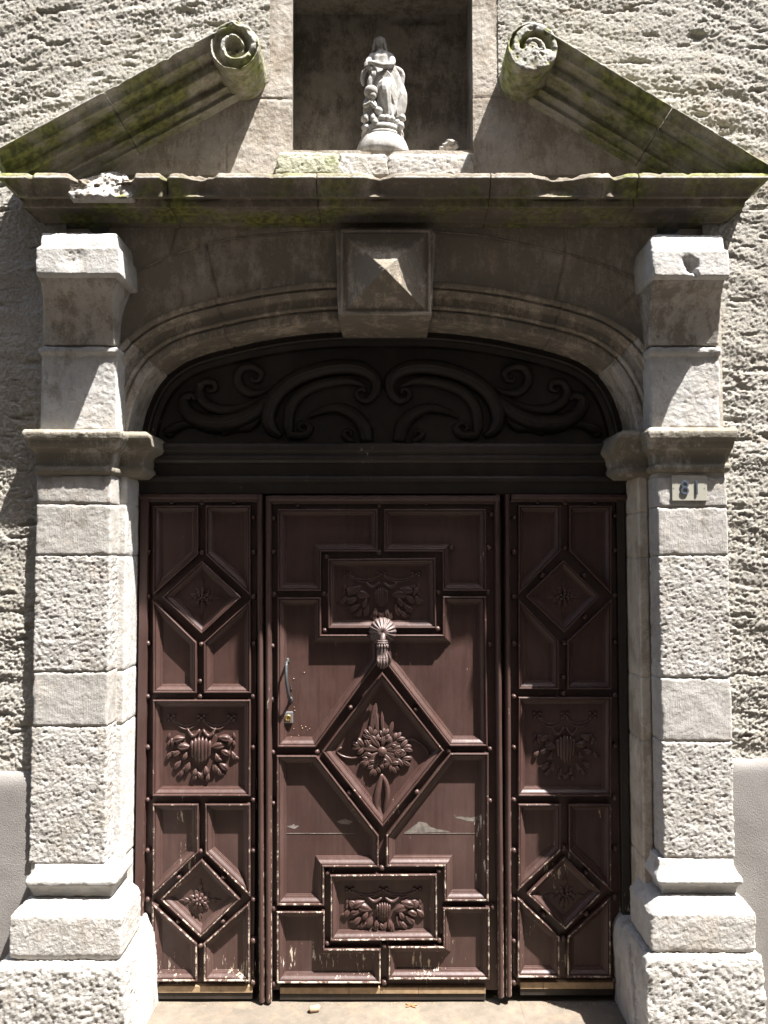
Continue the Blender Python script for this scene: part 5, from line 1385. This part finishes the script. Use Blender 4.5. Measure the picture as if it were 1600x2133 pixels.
# robe: lofted rings with folds
def robe():
    n = 64; prof = [  # py, centre px, half width px, half depth m, fold
        (250, 797, 34, 0.040, .16), (238, 800, 35, 0.042, .15), (220, 803, 34, 0.044, .14), (200, 806, 33, 0.044, .13), (182, 806, 31, 0.043, .12), (165, 804, 28, 0.040, .11), (152, 800, 27, 0.036, .09),
        (143, 795, 23, 0.032, .06), (134, 793, 22, 0.030, .05), (126, 794, 23, 0.031, .04), (119, 796, 23, 0.028, .04), (113, 796, 18, 0.022, .03), (109, 794, 10, 0.015, .0), (105, 792, 6, 0.010, .0), (96, 791, 5.5, 0.010, 0)]
    rings = []
    for j, (py, cpx, hw, hd, fo) in enumerate(prof):
        cx, cy, cz = SP(cpx, py); ring = []
        for k in range(n):
            a = 2 * math.pi * k / n
            tw = (py - 100) / 150.0
            f_ = 1 + 1.5 * fo * (0.55 * math.sin(a * 9 + tw * 4.5) + 0.45 * math.sin(a * 5 - tw * 6 + 1.0))
            ring.append((cx + hw * (1.12 if py > 140 else 1.05) * U * math.cos(a) * f_, cy + hd * math.sin(a) * f_, cz))
        rings.append(ring)
    v = [p for r in rings for p in r]; f = []
    for i in range(len(rings) - 1):
        for k in range(n): f.append((i * n + k, i * n + (k + 1) % n, (i + 1) * n + (k + 1) % n, (i + 1) * n + k))
    f.append(tuple(range(n))[::-1]); f.append(tuple((len(rings) - 1) * n + k for k in range(n)))
    m = MB(); m.add(v, f)
    def tub(P, R, nn=10):
        q = catmull([SP(a, b, d) for a, b, d in P], 4); m.tube(q, [r * U for r in np.interp(np.linspace(0, 1, len(q)), np.linspace(0, 1, len(R)), R)], nn)
    # bent knee, head, face, veil
    tub([(812, 172, -.020), (800, 182, -.052), (803, 205, -.050), (806, 240, -.036)], [12, 15, 12, 10])
    hx, hy, hz_ = SP(791, 88, -.006)
    m.ellipsoid((hx, hy - 1.0 * U, hz_), (8.0 * U, 9.0 * U, 11.0 * U), None, 16, 12)
    m.ellipsoid((hx, hy - 8.2 * U, hz_ - 0.8 * U), (1.2 * U, 1.8 * U, 2.6 * U), None, 8, 6)
    m.ellipsoid((hx, hy - 6.6 * U, hz_ - 6.5 * U), (2.6 * U, 2.0 * U, 2.0 * U), None, 8, 6)
    m.ellipsoid((hx, hy - 7.0 * U, hz_ + 1.8 * U), (4.6 * U, 1.6 * U, 0.9 * U), None, 8, 6)
    m.ellipsoid((hx, hy + 5 * U, hz_ + 2.5 * U), (11.5 * U, 8.5 * U, 13.0 * U), None, 16, 10)
    for sg in (-1, 1): tub([(791 + sg * 8, 80, .0), (791 + sg * 11, 92, .0), (791 + sg * 13, 104, -.002), (791 + sg * 16, 114, .004)], [2.5, 3.6, 3.6, 2.5])
    # near arm across the body, far arm, hands
    tub([(814, 116, -.004), (817, 126, -.018), (814, 134, -.038), (795, 136, -.052), (775, 130, -.056), (768, 130, -.055)], [6, 7.5, 6.5, 5.5, 4.5, 3.5])
    tub([(777, 117, -.004), (768, 128, -.018), (768, 138, -.042), (776, 146, -.052)], [7.5, 7, 6, 4.5])
    for i in range(4): tub([(776 + i * 2.2, 144, -.052), (775 + i * 2.3, 152, -.056), (775 + i * 2.4, 159 - abs(i - 1.5), -.055)], [1.6, 1.4, 1.1], 6)
    for i in range(4): tub([(770, 127 + i * 2.2, -.056), (763, 129 + i * 2.3, -.058), (758, 133 + i * 2.2, -.056)], [1.6, 1.4, 1.0], 6)
    # cloak: slung over the left hip and a hanging sleeve on the other side
    tub([(816, 140, -.012), (828, 146, -.016), (836, 154, -.012), (834, 168, -.004), (828, 196, .0), (824, 236, .0)], [4, 7, 7, 9, 10, 9])
    for k in range(5): tub([(800 - k * 2, 142 + k * 3, -.040), (812 - k, 156 + k * 5, -.046), (822, 178 + k * 10, -.036), (826, 205 + k * 8, -.022)], [2.0, 3.0, 2.8, 2.0], 7)
    tub([(766, 142, -.024), (758, 152, -.022), (755, 166, -.020), (757, 178, -.022)], [4, 5.5, 5, 3])
    tub([(780, 152, -.044), (772, 166, -.046), (770, 178, -.046)], [5, 6, 5])
    for k in range(5): tub([(790 + k * 5, 172, -.047 + .003 * k), (788 + k * 6, 205, -.050 + .003 * k), (786 + k * 8, 246, -.046)], [2, 2.8, 3.2], 7)
    o = m.build('robed_figure', M_plaster, stt)
    md = o.modifiers.new('union', 'REMESH'); md.mode = 'VOXEL'; md.voxel_size = 0.0016; md.use_smooth_shade = True
    # child leaning on the knee
    m2 = MB(); m = m2
    def tub2(P, R, nn=9):
        q = catmull([SP(a, b, d) for a, b, d in P], 4); m2.tube(q, [r * U for r in np.interp(np.linspace(0, 1, len(q)), np.linspace(0, 1, len(R)), R)], nn)
    c = SP(773, 192, -.060); m2.ellipsoid(c, (14.5 * U, 14 * U, 13.5 * U), None, 16, 12)
    c2 = SP(775, 200, -.068); m2.ellipsoid(c2, (9 * U, 8 * U, 8 * U), None, 12, 8)
    tub2([(772, 200, -.050), (770, 214, -.046), (768, 232, -.044), (768, 248, -.044)], [9, 12, 12, 11])
    tub2([(762, 212, -.052), (760, 220, -.066), (768, 216, -.074), (772, 211, -.076)], [5, 4.5, 4, 3])
    tub2([(780, 214, -.054), (781, 222, -.068), (776, 217, -.075), (773, 212, -.077)], [5, 4.5, 4, 3])
    tub2([(764, 238, -.050), (762, 246, -.064), (764, 254, -.060)], [6, 6, 5]); tub2([(776, 236, -.050), (777, 246, -.064), (778, 254, -.060)], [6, 6, 5])
    o = m2.build('kneeling_child', M_plaster, stt)
    md = o.modifiers.new('union', 'REMESH'); md.mode = 'VOXEL'; md.voxel_size = 0.0016; md.use_smooth_shade = True
robe()
# loose stone on the niche floor
m = MB(); rnd = random.Random(4)
for px, py, s_ in ((930, 305, 10), (938, 300, 11), (946, 301, 9), (921, 311, 7), (950, 308, 7), (940, 308, 9), (930, 311, 8)):
    p = W(px, py, -.15); m.ellipsoid((p[0], -.15 + rnd.uniform(-.01, .01), p[1]), (s_ * U, s_ * U * 0.8, s_ * U * 0.6), None, 10, 7)
rk = m.build('loose_stone', M_rough)
md = rk.modifiers.new('union', 'REMESH'); md.mode = 'VOXEL'; md.voxel_size = 0.0025; md.use_smooth_shade = True
tx = bpy.data.textures.new('lumps', 'CLOUDS'); tx.noise_scale = 0.008
dm = rk.modifiers.new('lumps', 'DISPLACE'); dm.texture = tx; dm.strength = 0.012; dm.mid_level = 0.5
tag(rk, 'loose crumbling lump of rubble lying on the right of the niche floor', 'stone')

# ================================================================== NUMBER PLATE
np_ = empty('house_number', (WX(1438, 1016, -.262), -0.262, WZ(1043, -.262)), 'cream house number plate reading 81 fixed under the right capital', 'number plate')
a, zt_ = W(1401, 990, -.262); b, zb_ = W(1475, 1043, -.262)
box('plate', a, b, -0.256, -0.245, zb_, zt_, M_plate, np_, 0.0015)
def digit(ch, px, py, h):
    cu = bpy.data.curves.new('digit', 'FONT'); cu.body = ch; cu.size = h; cu.extrude = 0.0012; cu.bevel_depth = 0.0004; cu.align_x = 'CENTER'; cu.align_y = 'CENTER'; cu.offset = -0.0004
    t = bpy.data.objects.new('digit_src', cu); coll(t)
    dg = bpy.context.evaluated_depsgraph_get(); me = bpy.data.meshes.new_from_object(t.evaluated_get(dg))
    bpy.data.objects.remove(t); me.name = 'digit'
    me.materials.clear(); me.materials.append(M_digit)
    o = bpy.data.objects.new('digit', me); coll(o); o.parent = np_
    x, z_ = W(px, py, -.27); o.location = Vector((x, -0.2590, z_)) - ROOTLOC[np_]; o.rotation_euler = (math.radians(90), 0, 0); o.scale = (0.92, 1, 1)
digit('8', 1429, 1017, 0.072); digit('1', 1454, 1017, 0.072)
m = MB()
for px in (1406, 1470):
    p = W(px, 1016, -.267); m.ellipsoid((p[0], -.2562, p[1]), (0.0016, 0.0012, 0.0016), None, 8, 5)
m.build('fixing_screws', M_steel, np_)

# ================================================================== SMALL THINGS ON THE STEP
Z0 = zs_
def floor_pt(px, py):
    v = (1066.5 - py) / F; ang = math.atan(v) + TILT; d = (Z0 - EYE) / math.tan(ang)   # distance along +Y
    zc = d * CT + (Z0 - EYE) * ST
    return ((px - 800) / F * zc, d - DIST, Z0)
c = Vector(floor_pt(656, 2108)); m = MB()
m.tube([c + Vector((-0.018, -0.004, 0.011)), c + Vector((-0.016, -0.004, 0.012)), c + Vector((0.014, 0.004, 0.012)), c + Vector((0.017, 0.004, 0.011))], [0.009, 0.0115, 0.0115, 0.009], 12)
tag(m.build('wine_cork', M_cork), 'small brown cork stub lying on the doorstep', 'cork')
c = Vector(floor_pt(856, 2097)); m = MB()
for a_, l in ((20, .03), (75, .02), (140, .026), (200, .022), (330, .024)):
    ca, sa = math.cos(math.radians(a_)), math.sin(math.radians(a_))
    rot = Matrix(((ca, -sa, 0), (sa, ca, 0), (0, 0, 1)))
    m.ellipsoid(c + Vector((ca * l / 2, sa * l / 2, 0.004)), (l / 2, 0.0035, 0.0015), rot, 8, 5)
tag(m.build('dead_leaf', M_leaf), 'curled orange dead leaf on the doorstep near its middle', 'leaf')
m = MB(); rnd = random.Random(8)
for i in range(420):
    px = rnd.uniform(300, 1290); p = floor_pt(px, rnd.uniform(2089, 2093) if rnd.random() < .85 else rnd.uniform(2093, 2133))
    s_ = rnd.uniform(0.0008, 0.0026); m.ellipsoid((p[0], p[1], p[2] + s_ * 0.4), (s_, s_, s_ * 0.6), None, 5, 3)
tag(m.build('grit', M_kick), 'crumbs and grit gathered along the foot of the door', 'grit', kind='stuff')
